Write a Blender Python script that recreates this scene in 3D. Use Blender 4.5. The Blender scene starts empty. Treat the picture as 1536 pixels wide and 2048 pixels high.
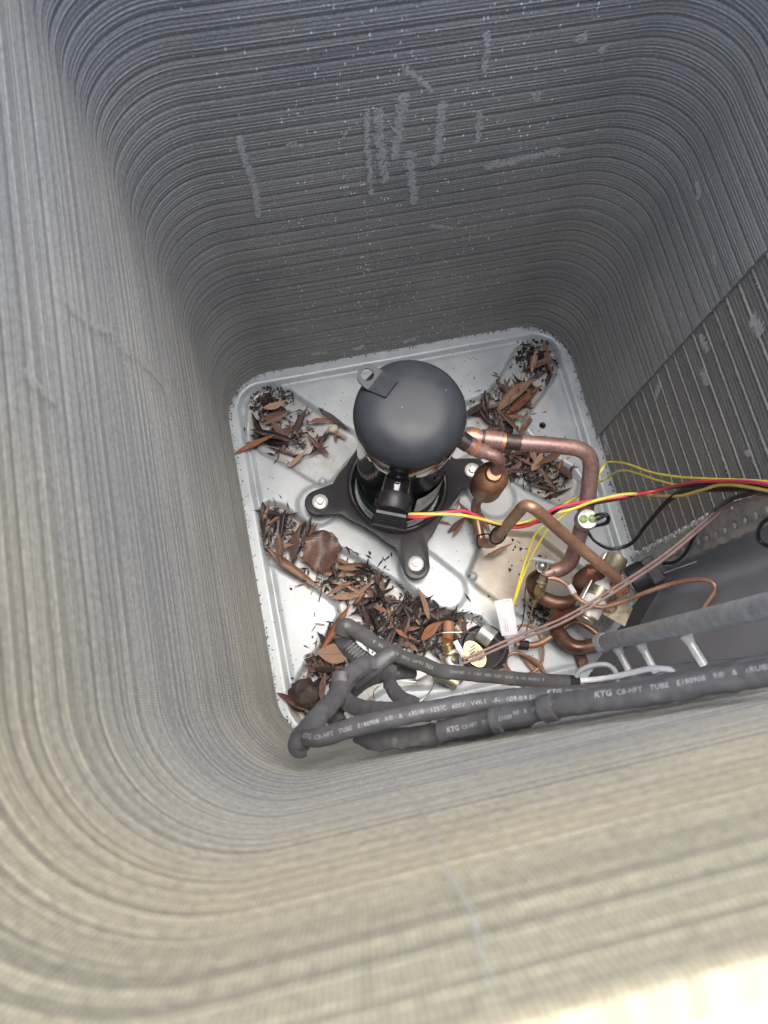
import bpy, bmesh, math, random
import numpy as np
from mathutils import Vector, Matrix, noise as mnoise

S = bpy.context.scene
COL = S.collection
R = math.radians
rng = random.Random(7)

# ------------------------------------------------------------------ camera
cd = bpy.data.cameras.new("camera")
cam = bpy.data.objects.new("camera", cd)
COL.objects.link(cam)
cam.matrix_world = Matrix(((0.976868, 0.196231, -0.084985, -0.188802), (-0.211326, 0.946658, -0.243271, -0.270333), (0.032714, 0.255603, 0.966228, 1.175218), (0.000000, 0.000000, 0.000000, 1.000000)))
cd.sensor_fit = 'VERTICAL'
cd.sensor_height = 24.0
cd.lens = 16.3417
cd.clip_start = 0.01
cd.clip_end = 500
cd.dof.use_dof = True
cd.dof.focus_distance = 1.02
cd.dof.aperture_fstop = 5.6
S.camera = cam

# ------------------------------------------------------------------ light
SUN_EL, SUN_AZ = R(79), R(35)         # sun nearly overhead behind thin cloud
w = bpy.data.worlds.new("World")
S.world = w
w.use_nodes = True
nt = w.node_tree
sky = nt.nodes.new("ShaderNodeTexSky")
sky.sky_type = 'NISHITA'
sky.sun_disc = False
sky.sun_elevation = SUN_EL
sky.sun_rotation = SUN_AZ
sky.air_density = 1.0
sky.dust_density = 3.0
sky.ozone_density = 1.0
bg = nt.nodes["Background"]
bg.inputs[1].default_value = 0.15
nt.links.new(sky.outputs[0], bg.inputs[0])
sl = bpy.data.lights.new("sun", 'SUN')
sun = bpy.data.objects.new("sun", sl)
COL.objects.link(sun)
sl.energy = 1.5
sl.angle = R(50)
sl.color = (1.0, 0.94, 0.85)
sd = Vector((math.sin(SUN_AZ) * math.cos(SUN_EL), math.cos(SUN_AZ) * math.cos(SUN_EL), math.sin(SUN_EL)))
sun.rotation_euler = sd.to_track_quat('Z', 'Y').to_euler()
S.view_settings.view_transform = 'Standard'
S.view_settings.look = 'None'
S.view_settings.exposure = 1.56
S.cycles.use_denoising = True
S.cycles.max_bounces = 10
S.cycles.diffuse_bounces = 6


# ------------------------------------------------------------------ helpers
class MB:
    def __init__(s):
        s.v, s.f, s.uv, s.m = [], [], {}, []

    def add(s, vs, fs, uvs=None):
        o = len(s.v)
        s.v += [tuple(a) for a in vs]
        for f in fs:
            s.f.append(tuple(o + i for i in f))
        if uvs:
            for i, u in enumerate(uvs):
                s.uv[o + i] = u
        return s

    def mesh(s, name, off=(0, 0, 0), smooth=True, angle=40):
        me = bpy.data.meshes.new(name)
        ox, oy, oz = off
        me.from_pydata([(a - ox, b - oy, c - oz) for a, b, c in s.v], [], s.f)
        if s.uv:
            l = me.uv_layers.new(name="UVMap")
            idx = np.zeros(len(me.loops), dtype=np.int32)
            me.loops.foreach_get("vertex_index", idx)
            arr = np.array([s.uv.get(i, (0, 0)) for i in range(len(s.v))], dtype=np.float32)
            l.data.foreach_set("uv", arr[idx].ravel())
        if smooth:
            me.polygons.foreach_set("use_smooth", [True] * len(me.polygons))
            try:
                me.set_sharp_from_angle(angle=R(angle))
            except Exception:
                pass
        me.update()
        return me


OFF = {}


def put(name, mb, material, parent=None, smooth=True, angle=40, label=None, kind=None):
    off = OFF.get(parent.name, (0, 0, 0)) if parent else (0, 0, 0)
    me = mb.mesh(name, off, smooth, angle)
    if material:
        me.materials.append(material)
    o = bpy.data.objects.new(name, me)
    COL.objects.link(o)
    if parent:
        o.parent = parent
        OFF[o.name] = off
    if label:
        o["label"] = label
    if kind:
        o["kind"] = kind
    return o


def tag(o, label, cat, group=None, kind=None):
    o["label"] = label
    o["category"] = cat
    if group:
        o["group"] = group
    if kind:
        o["kind"] = kind
    return o


def thing(name, loc, label, cat, group=None):
    o = bpy.data.objects.new(name, None)
    o.empty_display_size = 0.02
    COL.objects.link(o)
    o.location = loc
    OFF[o.name] = tuple(loc)
    return tag(o, label, cat, group)


def spline(pts, n=8):
    """Catmull-Rom through the points."""
    p = [Vector(a) for a in pts]
    if len(p) < 3:
        return [p[0].lerp(p[-1], i / n) for i in range(n + 1)]
    p = [p[0] * 2 - p[1]] + p + [p[-1] * 2 - p[-2]]
    out = []
    for i in range(1, len(p) - 2):
        a, b, c, d = p[i - 1:i + 3]
        t0 = 0
        t1 = t0 + max((b - a).length, 1e-6) ** .5
        t2 = t1 + max((c - b).length, 1e-6) ** .5
        t3 = t2 + max((d - c).length, 1e-6) ** .5
        for k in range(n):
            t = t1 + (t2 - t1) * k / n
            A1 = a * ((t1 - t) / (t1 - t0)) + b * ((t - t0) / (t1 - t0))
            A2 = b * ((t2 - t) / (t2 - t1)) + c * ((t - t1) / (t2 - t1))
            A3 = c * ((t3 - t) / (t3 - t2)) + d * ((t - t2) / (t3 - t2))
            B1 = A1 * ((t2 - t) / (t2 - t0)) + A2 * ((t - t0) / (t2 - t0))
            B2 = A2 * ((t3 - t) / (t3 - t1)) + A3 * ((t - t1) / (t3 - t1))
            out.append(B1 * ((t2 - t) / (t2 - t1)) + B2 * ((t - t1) / (t2 - t1)))
    out.append(p[-2])
    return out


def fillet(pts, r, n=6):
    """straight runs joined by round bends of radius about r"""
    p = [Vector(a) for a in pts]
    out = [p[0]]
    for i in range(1, len(p) - 1):
        a, b, c = p[i - 1], p[i], p[i + 1]
        u, v = (a - b), (c - b)
        d = min(r, u.length * .48, v.length * .48)
        s, e = b + u.normalized() * d, b + v.normalized() * d
        for k in range(n + 1):
            t = k / n
            out.append(s * (1 - t) ** 2 + b * 2 * t * (1 - t) + e * t * t)
    out.append(p[-1])
    return out


def frames(path, face=None):
    T = []
    n = len(path)
    for i in range(n):
        t = path[min(i + 1, n - 1)] - path[max(i - 1, 0)]
        T.append(t.normalized() if t.length > 1e-9 else Vector((0, 0, 1)))
    N = []
    if face is not None:
        for t in T:
            wv = t.cross(face)
            if wv.length < 1e-3:
                wv = t.cross(Vector((1, 0, 0)))
            wv.normalize()
            N.append(wv)
    else:
        a = Vector((0, 0, 1)) if abs(T[0].z) < .8 else Vector((1, 0, 0))
        nv = T[0].cross(a).normalized()
        for t in T:
            nv = (nv - t * nv.dot(t))
            nv = nv.normalized() if nv.length > 1e-6 else t.orthogonal().normalized()
            N.append(nv.copy())
    B = [N[i].cross(T[i]).normalized() for i in range(n)]
    return T, N, B


def tube(mb, path, r, seg=14, flat=1.0, face=None, caps=True, rfun=None, wob=0.0, seed=0):
    path = [Vector(a) for a in path]
    T, N, B = frames(path, face)
    L = 0.0
    vs, uvs, fs = [], [], []
    for i, c in enumerate(path):
        if i:
            L += (c - path[i - 1]).length
        rr = r if rfun is None else r * rfun(i / (len(path) - 1), L)
        for k in range(seg):
            a = 2 * math.pi * k / seg
            q = rr
            if wob:
                q = rr * (1 + wob * mnoise.noise(Vector((L * 45 + seed, math.cos(a) * 1.3, math.sin(a) * 1.3 + seed * 3))) + wob * .8 * mnoise.noise(Vector((L * 130 + seed, math.cos(a) * 2.2, math.sin(a) * 2.2 + seed * 5))))
            vs.append(c + N[i] * (math.cos(a) * q) + B[i] * (math.sin(a) * q * flat))
            uvs.append((L, k / seg))
    for i in range(len(path) - 1):
        for k in range(seg):
            k2 = (k + 1) % seg
            fs.append((i * seg + k, i * seg + k2, (i + 1) * seg + k2, (i + 1) * seg + k))
    if caps:
        fs.append(tuple(range(seg))[::-1])
        fs.append(tuple((len(path) - 1) * seg + k for k in range(seg)))
    mb.add(vs, fs, uvs)
    return mb


def revolve(mb, prof, c=(0, 0, 0), seg=48, axis=None, caps=True):
    """profile [(r, h)] around an axis through c"""
    c = Vector(c)
    ax = Vector(axis).normalized() if axis is not None else Vector((0, 0, 1))
    u = ax.orthogonal().normalized()
    v = ax.cross(u)
    vs, fs, uvs = [], [], []
    for j, (r, h) in enumerate(prof):
        for k in range(seg):
            a = 2 * math.pi * k / seg
            vs.append(c + ax * h + (u * math.cos(a) + v * math.sin(a)) * max(r, 1e-5))
            uvs.append((k / seg, h))
    for j in range(len(prof) - 1):
        for k in range(seg):
            k2 = (k + 1) % seg
            fs.append((j * seg + k, j * seg + k2, (j + 1) * seg + k2, (j + 1) * seg + k))
    if caps:
        fs.append(tuple(range(seg))[::-1])
        fs.append(tuple((len(prof) - 1) * seg + k for k in range(seg)))
    mb.add(vs, fs, uvs)
    return mb


def box(mb, c, X, Y, Z, bev=0.0):
    """box with centre c and half-axes X, Y, Z (vectors); bev = chamfer width"""
    bm = bmesh.new()
    bmesh.ops.create_cube(bm, size=2)
    c, X, Y, Z = Vector(c), Vector(X), Vector(Y), Vector(Z)
    for v in bm.verts:
        v.co = c + X * v.co.x + Y * v.co.y + Z * v.co.z
    if bev:
        bmesh.ops.bevel(bm, geom=bm.edges[:], offset=bev, segments=2, affect='EDGES', profile=.6)
    bm.verts.index_update()
    mb.add([v.co[:] for v in bm.verts], [[v.index for v in f.verts] for f in bm.faces])
    bm.free()
    return mb


def prism(mb, outline, hole, o, U, V, W, t):
    """plate: outline (and optional hole with the same point count) in the U,V plane at o, thickness t along W"""
    o, U, V, W = Vector(o), Vector(U), Vector(V), Vector(W)
    n = len(outline)
    f3 = lambda p, z: o + U * p[0] + V * p[1] + W * z
    if hole is None:
        vs = [f3(p, 0) for p in outline] + [f3(p, t) for p in outline]
        fs = [tuple(range(n))[::-1], tuple(range(n, 2 * n))]
        for i in range(n):
            j = (i + 1) % n
            fs.append((i, j, n + j, n + i))
    else:
        vs = [f3(p, 0) for p in outline] + [f3(p, t) for p in outline] + [f3(p, 0) for p in hole] + [f3(p, t) for p in hole]
        fs = []
        for i in range(n):
            j = (i + 1) % n
            fs += [(i, j, n + j, n + i), (n + i, n + j, 3 * n + j, 3 * n + i),
                   (j, i, 2 * n + i, 2 * n + j), (2 * n + j, 2 * n + i, 3 * n + i, 3 * n + j)]
    mb.add(vs, fs)
    return mb


# ------------------------------------------------------------------ materials
def new_mat(name):
    m = bpy.data.materials.new(name)
    m.use_nodes = True
    n = m.node_tree.nodes
    return m, n, m.node_tree.links, n["Principled BSDF"]


def nd(n, t, **kw):
    x = n.new("ShaderNode" + t)
    for k, v in kw.items():
        if k.startswith("i_"):
            key = k[2:]
            x.inputs[int(key) if key.isdigit() else key].default_value = v
        else:
            setattr(x, k, v)
    return x


def ramp(n, stops, interp='LINEAR'):
    r = n.new("ShaderNodeValToRGB")
    e = r.color_ramp
    e.interpolation = interp
    while len(e.elements) < len(stops):
        e.elements.new(.5)
    for q, (p, c) in zip(e.elements, stops):
        q.position = p
        q.color = (*c, 1) if len(c) == 3 else c
    return r


def simple(name, col, rough=.5, metal=0.0, var=.25, scale=60, bump=0.0, bscale=200, col2=None, coat=0, spec=.5, rvar=.1, flecks=0):
    """one colour with mottling, roughness variation and fine relief"""
    m, n, l, b = new_mat(name)
    tc = nd(n, "TexCoord")
    ns = nd(n, "TexNoise", i_Scale=scale, i_Detail=5.0, i_Roughness=.6)
    l.new(tc.outputs["Object"], ns.inputs["Vector"])
    c2 = col2 or tuple(max(0, c * (1 - var * 2)) for c in col)
    rp = ramp(n, [(.32, c2), (.62, col)])
    l.new(ns.outputs[0], rp.inputs[0])
    cout = rp.outputs[0]
    if flecks:                                   # pale chips and dried droplets
        vo = nd(n, "TexVoronoi", i_Scale=150.0)
        l.new(tc.outputs["Object"], vo.inputs["Vector"])
        sc = nd(n, "SeparateColor")
        l.new(vo.outputs["Color"], sc.inputs[0])
        a = nd(n, "Math", operation='LESS_THAN')
        a.inputs[1].default_value = flecks
        l.new(sc.outputs[0], a.inputs[0])
        d = nd(n, "Math", operation='LESS_THAN')
        d.inputs[1].default_value = .10
        l.new(vo.outputs["Distance"], d.inputs[0])
        k = nd(n, "Math", operation='MULTIPLY')
        l.new(a.outputs[0], k.inputs[0])
        l.new(d.outputs[0], k.inputs[1])
        mx = nd(n, "Mix", data_type='RGBA')
        l.new(k.outputs[0], mx.inputs[0])
        l.new(cout, mx.inputs[6])
        mx.inputs[7].default_value = (.5, .5, .48, 1)
        cout = mx.outputs[2]
    l.new(cout, b.inputs["Base Color"])
    mr = nd(n, "MapRange", i_1=.3, i_2=.7, i_3=max(.02, rough - rvar), i_4=min(1, rough + rvar))
    l.new(ns.outputs[0], mr.inputs[0])
    l.new(mr.outputs[0], b.inputs["Roughness"])
    b.inputs["Metallic"].default_value = metal
    b.inputs["Specular IOR Level"].default_value = spec
    b.inputs["Coat Weight"].default_value = coat
    if bump:
        n2 = nd(n, "TexNoise", i_Scale=bscale, i_Detail=4.0)
        l.new(tc.outputs["Object"], n2.inputs["Vector"])
        bp = nd(n, "Bump", i_Strength=bump, i_Distance=.001)
        l.new(n2.outputs[0], bp.inputs["Height"])
        l.new(bp.outputs[0], b.inputs["Normal"])
    return m


def coil_material(name, base, dark, light, streak, speck=True):
    m, n, l, b = new_mat(name)
    uv = nd(n, "UVMap")
    geo = nd(n, "NewGeometry")
    su, sg = nd(n, "SeparateXYZ"), nd(n, "SeparateXYZ")
    l.new(uv.outputs[0], su.inputs[0])
    l.new(geo.outputs["Position"], sg.inputs[0])
    cv = nd(n, "CombineXYZ")                                   # (arc length, world height, 0)
    l.new(su.outputs[0], cv.inputs[0])
    l.new(sg.outputs[2], cv.inputs[1])

    def vec(sx, sy):
        q = nd(n, "VectorMath", operation='MULTIPLY')
        q.inputs[1].default_value = (sx, sy, 1)
        l.new(cv.outputs[0], q.inputs[0])
        return q.outputs[0]
    # long streaks that follow the tubes
    n1 = nd(n, "TexNoise", i_Scale=1.0, i_Detail=6.0, i_Roughness=.65)
    l.new(vec(1.3, 330), n1.inputs["Vector"])
    n2 = nd(n, "TexNoise", i_Scale=1.0, i_Detail=4.0)
    l.new(vec(5, 9), n2.inputs["Vector"])
    n3 = nd(n, "TexNoise", i_Scale=1.0, i_Detail=6.0, i_Roughness=.7)
    l.new(vec(260, 420), n3.inputs["Vector"])
    # fins: thin upright sheets, about 1.7 mm apart, edges bent a little out of true
    wob = nd(n, "TexNoise", i_Scale=1.0, i_Detail=2.0)
    l.new(vec(60, 160), wob.inputs["Vector"])
    fx = nd(n, "Math", operation='MULTIPLY_ADD')
    fx.inputs[1].default_value = .0016
    l.new(wob.outputs[0], fx.inputs[0])
    l.new(su.outputs[0], fx.inputs[2])
    fm = nd(n, "Math", operation='MULTIPLY')
    fm.inputs[1].default_value = 2 * math.pi / .0017
    l.new(fx.outputs[0], fm.inputs[0])
    fs = nd(n, "Math", operation='SINE')
    l.new(fm.outputs[0], fs.inputs[0])
    rp = ramp(n, [(.28, dark), (.5, base), (.72, light)])
    l.new(n1.outputs[0], rp.inputs[0])
    mixs = nd(n, "Mix", data_type='RGBA', blend_type='MULTIPLY')
    mixs.inputs[0].default_value = 1
    r2 = ramp(n, [(.3, (.84, .85, .87)), (.7, (1.08, 1.065, 1.02))])
    l.new(n2.outputs[0], r2.inputs[0])
    l.new(rp.outputs[0], mixs.inputs[6])
    l.new(r2.outputs[0], mixs.inputs[7])
    mixg = nd(n, "Mix", data_type='RGBA', blend_type='MULTIPLY')
    mixg.inputs[0].default_value = 1
    r3 = ramp(n, [(.3, (.62, .62, .62)), (.7, (1.32, 1.32, 1.3))])
    l.new(n3.outputs[0], r3.inputs[0])
    l.new(mixs.outputs[2], mixg.inputs[6])
    l.new(r3.outputs[0], mixg.inputs[7])
    col = mixg.outputs[2]
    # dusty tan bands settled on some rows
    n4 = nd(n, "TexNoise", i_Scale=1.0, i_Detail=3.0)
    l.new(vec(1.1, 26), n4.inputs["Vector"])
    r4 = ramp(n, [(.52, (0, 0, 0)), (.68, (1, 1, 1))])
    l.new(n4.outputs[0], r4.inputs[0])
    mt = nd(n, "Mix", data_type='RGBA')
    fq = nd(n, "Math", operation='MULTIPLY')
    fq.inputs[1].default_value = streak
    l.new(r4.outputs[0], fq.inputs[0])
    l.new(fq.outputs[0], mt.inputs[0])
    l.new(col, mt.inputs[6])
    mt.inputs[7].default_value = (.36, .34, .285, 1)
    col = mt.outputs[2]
    # warm sunlight on the upper front and left-front fins, painted into their colour
    sun_u = nd(n, "MapRange", interpolation_type='SMOOTHSTEP', i_1=.98, i_2=1.5, i_3=0.0, i_4=1.0)
    l.new(su.outputs[0], sun_u.inputs[0])
    sun_z = nd(n, "MapRange", interpolation_type='SMOOTHSTEP', i_1=.66, i_2=.96, i_3=.10, i_4=.9)
    l.new(sg.outputs[2], sun_z.inputs[0])
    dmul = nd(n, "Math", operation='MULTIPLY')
    l.new(sun_u.outputs[0], dmul.inputs[0])
    l.new(sun_z.outputs[0], dmul.inputs[1])
    msun = nd(n, "Mix", data_type='RGBA', blend_type='MULTIPLY')
    l.new(dmul.outputs[0], msun.inputs[0])
    l.new(col, msun.inputs[6])
    msun.inputs[7].default_value = (1.33, 1.15, .78, 1)
    col = msun.outputs[2]
    # the thin fin sheets themselves
    fr = nd(n, "MapRange", i_1=-1, i_2=1, i_3=.70, i_4=1.20)
    l.new(fs.outputs[0], fr.inputs[0])
    fmx = nd(n, "Mix", data_type='RGBA', blend_type='MULTIPLY')
    fmx.inputs[0].default_value = 1
    l.new(col, fmx.inputs[6])
    l.new(fr.outputs[0], fmx.inputs[7])
    col = fmx.outputs[2]
    if speck:
        # salt-white corrosion specks, thickest in the middle of the back wall and towards its foot
        vo = nd(n, "TexVoronoi", feature='F1', i_Scale=1.0)
        l.new(vec(230, 150), vo.inputs["Vector"])
        cr = nd(n, "SeparateColor")
        l.new(vo.outputs["Color"], cr.inputs[0])
        nm = nd(n, "TexNoise", i_Scale=1.0, i_Detail=3.0)
        l.new(vec(9, 3), nm.inputs["Vector"])
        tn = nd(n, "MapRange", i_1=.40, i_2=.72, i_3=.12, i_4=.70)
        l.new(nm.outputs[0], tn.inputs[0])
        du = nd(n, "Math", operation='SUBTRACT')
        du.inputs[1].default_value = .53
        l.new(su.outputs[0], du.inputs[0])
        da = nd(n, "Math", operation='ABSOLUTE')
        l.new(du.outputs[0], da.inputs[0])
        dm = nd(n, "MapRange", i_1=.06, i_2=.25, i_3=1.0, i_4=0.0)
        l.new(da.outputs[0], dm.inputs[0])
        th = nd(n, "Math", operation='MULTIPLY')
        l.new(tn.outputs[0], th.inputs[0])
        l.new(dm.outputs[0], th.inputs[1])
        lt = nd(n, "Math", operation='LESS_THAN')
        l.new(cr.outputs[0], lt.inputs[0])
        l.new(th.outputs[0], lt.inputs[1])
        ld = nd(n, "Math", operation='LESS_THAN')
        l.new(vo.outputs["Distance"], ld.inputs[0])
        szr = nd(n, "MapRange", i_1=0, i_2=1, i_3=.14, i_4=.32)
        l.new(cr.outputs[1], szr.inputs[0])
        l.new(szr.outputs[0], ld.inputs[1])
        mk = nd(n, "Math", operation='MULTIPLY')
        l.new(lt.outputs[0], mk.inputs[0])
        l.new(ld.outputs[0], mk.inputs[1])
        ms = nd(n, "Mix", data_type='RGBA')
        l.new(mk.outputs[0], ms.inputs[0])
        l.new(col, ms.inputs[6])
        ms.inputs[7].default_value = (.80, .81, .81, 1)
        col = ms.outputs[2]
    l.new(col, b.inputs["Base Color"])
    b.inputs["Roughness"].default_value = .55
    b.inputs["Metallic"].default_value = .25
    b.inputs["Specular IOR Level"].default_value = .4
    hs = nd(n, "Math", operation='MULTIPLY_ADD')
    hs.inputs[1].default_value = .35
    l.new(fs.outputs[0], hs.inputs[0])
    l.new(n3.outputs[0], hs.inputs[2])
    bp = nd(n, "Bump", i_Strength=.55, i_Distance=.0006)
    l.new(hs.outputs[0], bp.inputs["Height"])
    l.new(bp.outputs[0], b.inputs["Normal"])
    return m


def pan_material():
    m, n, l, b = new_mat("galvanised_steel")
    geo = nd(n, "NewGeometry")
    P_ = geo.outputs["Position"]
    v1 = nd(n, "TexNoise", i_Scale=14.0, i_Detail=6.0, i_Roughness=.6)
    l.new(P_, v1.inputs["Vector"])
    r1 = ramp(n, [(.3, (.36, .40, .425)), (.55, (.455, .495, .52)), (.75, (.53, .56, .575))])
    l.new(v1.outputs[0], r1.inputs[0])
    col = r1.outputs[0]

    def over(col, mask, c, k):
        q = nd(n, "Mix", data_type='RGBA')
        mm = nd(n, "Math", operation='MULTIPLY', use_clamp=True)
        mm.inputs[1].default_value = k
        l.new(mask, mm.inputs[0])
        l.new(mm.outputs[0], q.inputs[0])
        l.new(col, q.inputs[6])
        q.inputs[7].default_value = (*c, 1)
        return q.outputs[2]

    def blob(c, rad, soft):
        d = nd(n, "VectorMath", operation='DISTANCE')
        l.new(warp.outputs[0], d.inputs[0])
        d.inputs[1].default_value = c
        q = nd(n, "MapRange", i_1=rad, i_2=rad - soft, i_3=0.0, i_4=1.0)
        l.new(d.outputs["Value"], q.inputs[0])
        return q.outputs[0]
    wn = nd(n, "TexNoise", i_Scale=22.0, i_Detail=5.0, i_Roughness=.65)
    l.new(P_, wn.inputs["Vector"])
    wm = nd(n, "VectorMath", operation='MULTIPLY_ADD')
    wm.inputs[1].default_value = (.09, .09, 0)
    l.new(wn.outputs["Color"], wm.inputs[0])
    l.new(P_, wm.inputs[2])
    warp = nd(n, "VectorMath", operation='SUBTRACT')
    warp.inputs[1].default_value = (.045, .045, 0)
    l.new(wm.outputs[0], warp.inputs[0])
    # dried water stains
    col = over(col, blob((0.1348, -0.1044, -0.0160), .095, .04), (.45, .385, .28), .85)
    col = over(col, blob((0.0806, -0.1557, -0.0160), .05, .03), (.50, .43, .33), .55)
    col = over(col, blob((0.1386, -0.1899, -0.0160), .04, .03), (.20, .17, .13), .6)
    col = over(col, blob((0.1961, -0.1933, -0.0160), .05, .03), (.30, .27, .22), .6)
    col = over(col, blob((-0.2371, -0.0806, -0.0100), .035, .03), (.55, .47, .34), .35)
    sz = nd(n, "SeparateXYZ")
    l.new(P_, sz.inputs[0])
    lo = nd(n, "MapRange", i_1=-.011, i_2=-.0155, i_3=0.0, i_4=1.0)
    l.new(sz.outputs[2], lo.inputs[0])
    fn = nd(n, "TexNoise", i_Scale=26.0, i_Detail=7.0, i_Roughness=.7)
    l.new(P_, fn.inputs["Vector"])
    fr = nd(n, "MapRange", i_1=.42, i_2=.62, i_3=0.0, i_4=1.0)
    l.new(fn.outputs[0], fr.inputs[0])
    fm = nd(n, "Math", operation='MULTIPLY')
    l.new(lo.outputs[0], fm.inputs[0])
    l.new(fr.outputs[0], fm.inputs[1])
    col = over(col, fm.outputs[0], (.33, .28, .22), .7)
    # rust bloom and scale in scattered patches
    n5 = nd(n, "TexNoise", i_Scale=9.0, i_Detail=8.0, i_Roughness=.7)
    l.new(P_, n5.inputs["Vector"])
    r5 = ramp(n, [(.60, (0, 0, 0)), (.74, (1, 1, 1))])
    l.new(n5.outputs[0], r5.inputs[0])
    col = over(col, r5.outputs[0], (.46, .35, .23), .45)
    # small dirt flecks
    vo = nd(n, "TexVoronoi", i_Scale=170.0)
    l.new(P_, vo.inputs["Vector"])
    sp = nd(n, "SeparateColor")
    l.new(vo.outputs["Color"], sp.inputs[0])
    n6 = nd(n, "TexNoise", i_Scale=11.0, i_Detail=3.0)
    l.new(P_, n6.inputs["Vector"])
    th = nd(n, "MapRange", i_1=.48, i_2=.75, i_3=0.0, i_4=.5)
    l.new(n6.outputs[0], th.inputs[0])
    a = nd(n, "Math", operation='LESS_THAN')
    l.new(sp.outputs[0], a.inputs[0])
    l.new(th.outputs[0], a.inputs[1])
    d2 = nd(n, "Math", operation='LESS_THAN')
    d2.inputs[1].default_value = .22
    l.new(vo.outputs["Distance"], d2.inputs[0])
    mk = nd(n, "Math", operation='MULTIPLY')
    l.new(a.outputs[0], mk.inputs[0])
    l.new(d2.outputs[0], mk.inputs[1])
    col = over(col, mk.outputs[0], (.09, .065, .045), .85)
    l.new(col, b.inputs["Base Color"])
    b.inputs["Metallic"].default_value = .12
    mr = nd(n, "MapRange", i_1=.3, i_2=.7, i_3=.28, i_4=.5)
    l.new(v1.outputs[0], mr.inputs[0])
    l.new(mr.outputs[0], b.inputs["Roughness"])
    nb = nd(n, "TexNoise", i_Scale=70.0, i_Detail=4.0)
    l.new(P_, nb.inputs["Vector"])
    bp = nd(n, "Bump", i_Strength=.12, i_Distance=.002)
    l.new(nb.outputs[0], bp.inputs["Height"])
    l.new(bp.outputs[0], b.inputs["Normal"])
    return m


def copper(name, c1, c2, c3, rough=.40, metal=.55, scale=22):
    m, n, l, b = new_mat(name)
    tc = nd(n, "TexCoord")
    a = nd(n, "TexNoise", i_Scale=scale, i_Detail=4.0, i_Roughness=.55)
    l.new(tc.outputs["Object"], a.inputs["Vector"])
    rp = ramp(n, [(.33, c3), (.5, c1), (.68, c2)])
    l.new(a.outputs[0], rp.inputs[0])
    f = nd(n, "TexNoise", i_Scale=260.0, i_Detail=3.0)
    l.new(tc.outputs["Object"], f.inputs["Vector"])
    r2 = ramp(n, [(.3, (.8, .8, .8)), (.7, (1.15, 1.15, 1.15))])
    l.new(f.outputs[0], r2.inputs[0])
    mx = nd(n, "Mix", data_type='RGBA', blend_type='MULTIPLY')
    mx.inputs[0].default_value = 1
    l.new(rp.outputs[0], mx.inputs[6])
    l.new(r2.outputs[0], mx.inputs[7])
    l.new(mx.outputs[2], b.inputs["Base Color"])
    b.inputs["Metallic"].default_value = metal
    mr = nd(n, "MapRange", i_1=.3, i_2=.7, i_3=rough - .1, i_4=rough + .16)
    l.new(a.outputs[0], mr.inputs[0])
    l.new(mr.outputs[0], b.inputs["Roughness"])
    return m


def leaf_material(name, stops, rough, spots):
    m, n, l, b = new_mat(name)
    uv = nd(n, "UVMap")
    oi = nd(n, "ObjectInfo")
    tc = nd(n, "TexCoord")
    ad = nd(n, "VectorMath", operation='ADD')
    l.new(tc.outputs["Object"], ad.inputs[0])
    sc = nd(n, "VectorMath", operation='SCALE')
    sc.inputs[0].default_value = (13, 7, 5)
    l.new(oi.outputs["Random"], sc.inputs["Scale"])
    l.new(sc.outputs[0], ad.inputs[1])
    a = nd(n, "TexNoise", i_Scale=38.0, i_Detail=5.0, i_Roughness=.65)
    l.new(ad.outputs[0], a.inputs["Vector"])
    s = nd(n, "Math", operation='MULTIPLY_ADD')
    s.inputs[1].default_value = .55
    l.new(oi.outputs["Random"], s.inputs[0])
    t = nd(n, "Math", operation='MULTIPLY_ADD')
    t.inputs[1].default_value = .6
    l.new(a.outputs[0], t.inputs[0])
    l.new(t.outputs[0], s.inputs[2])
    t.inputs[2].default_value = -.08
    rp = ramp(n, stops)
    l.new(s.outputs[0], rp.inputs[0])
    v = nd(n, "TexVoronoi", i_Scale=240.0)
    l.new(ad.outputs[0], v.inputs["Vector"])
    q = nd(n, "MapRange", i_1=.16, i_2=.34, i_3=spots, i_4=0.0)
    l.new(v.outputs["Distance"], q.inputs[0])
    nz = nd(n, "TexNoise", i_Scale=60.0)
    l.new(ad.outputs[0], nz.inputs["Vector"])
    gt = nd(n, "MapRange", i_1=.5, i_2=.6, i_3=0.0, i_4=1.0)
    l.new(nz.outputs[0], gt.inputs[0])
    qm = nd(n, "Math", operation='MULTIPLY')
    l.new(q.outputs[0], qm.inputs[0])
    l.new(gt.outputs[0], qm.inputs[1])
    mx = nd(n, "Mix", data_type='RGBA')
    l.new(qm.outputs[0], mx.inputs[0])
    l.new(rp.outputs[0], mx.inputs[6])
    mx.inputs[7].default_value = (.025, .016, .012, 1)
    # paler midrib
    su = nd(n, "SeparateXYZ")
    l.new(uv.outputs[0], su.inputs[0])
    ab = nd(n, "Math", operation='ABSOLUTE')
    l.new(su.outputs[1], ab.inputs[0])
    rb = nd(n, "MapRange", i_1=.03, i_2=.12, i_3=.55, i_4=0.0)
    l.new(ab.outputs[0], rb.inputs[0])
    m2 = nd(n, "Mix", data_type='RGBA', blend_type='MULTIPLY')
    l.new(rb.outputs[0], m2.inputs[0])
    l.new(mx.outputs[2], m2.inputs[6])
    m2.inputs[7].default_value = (.45, .40, .38, 1)
    l.new(m2.outputs[2], b.inputs["Base Color"])
    b.inputs["Roughness"].default_value = rough
    b.inputs["Specular IOR Level"].default_value = .5
    w1 = nd(n, "TexWave", wave_type='BANDS', bands_direction='Y', i_Scale=90.0, i_Distortion=3.0)
    l.new(ad.outputs[0], w1.inputs["Vector"])
    bp = nd(n, "Bump", i_Strength=.35, i_Distance=.0008)
    l.new(w1.outputs[0], bp.inputs["Height"])
    l.new(bp.outputs[0], b.inputs["Normal"])
    return m


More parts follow.
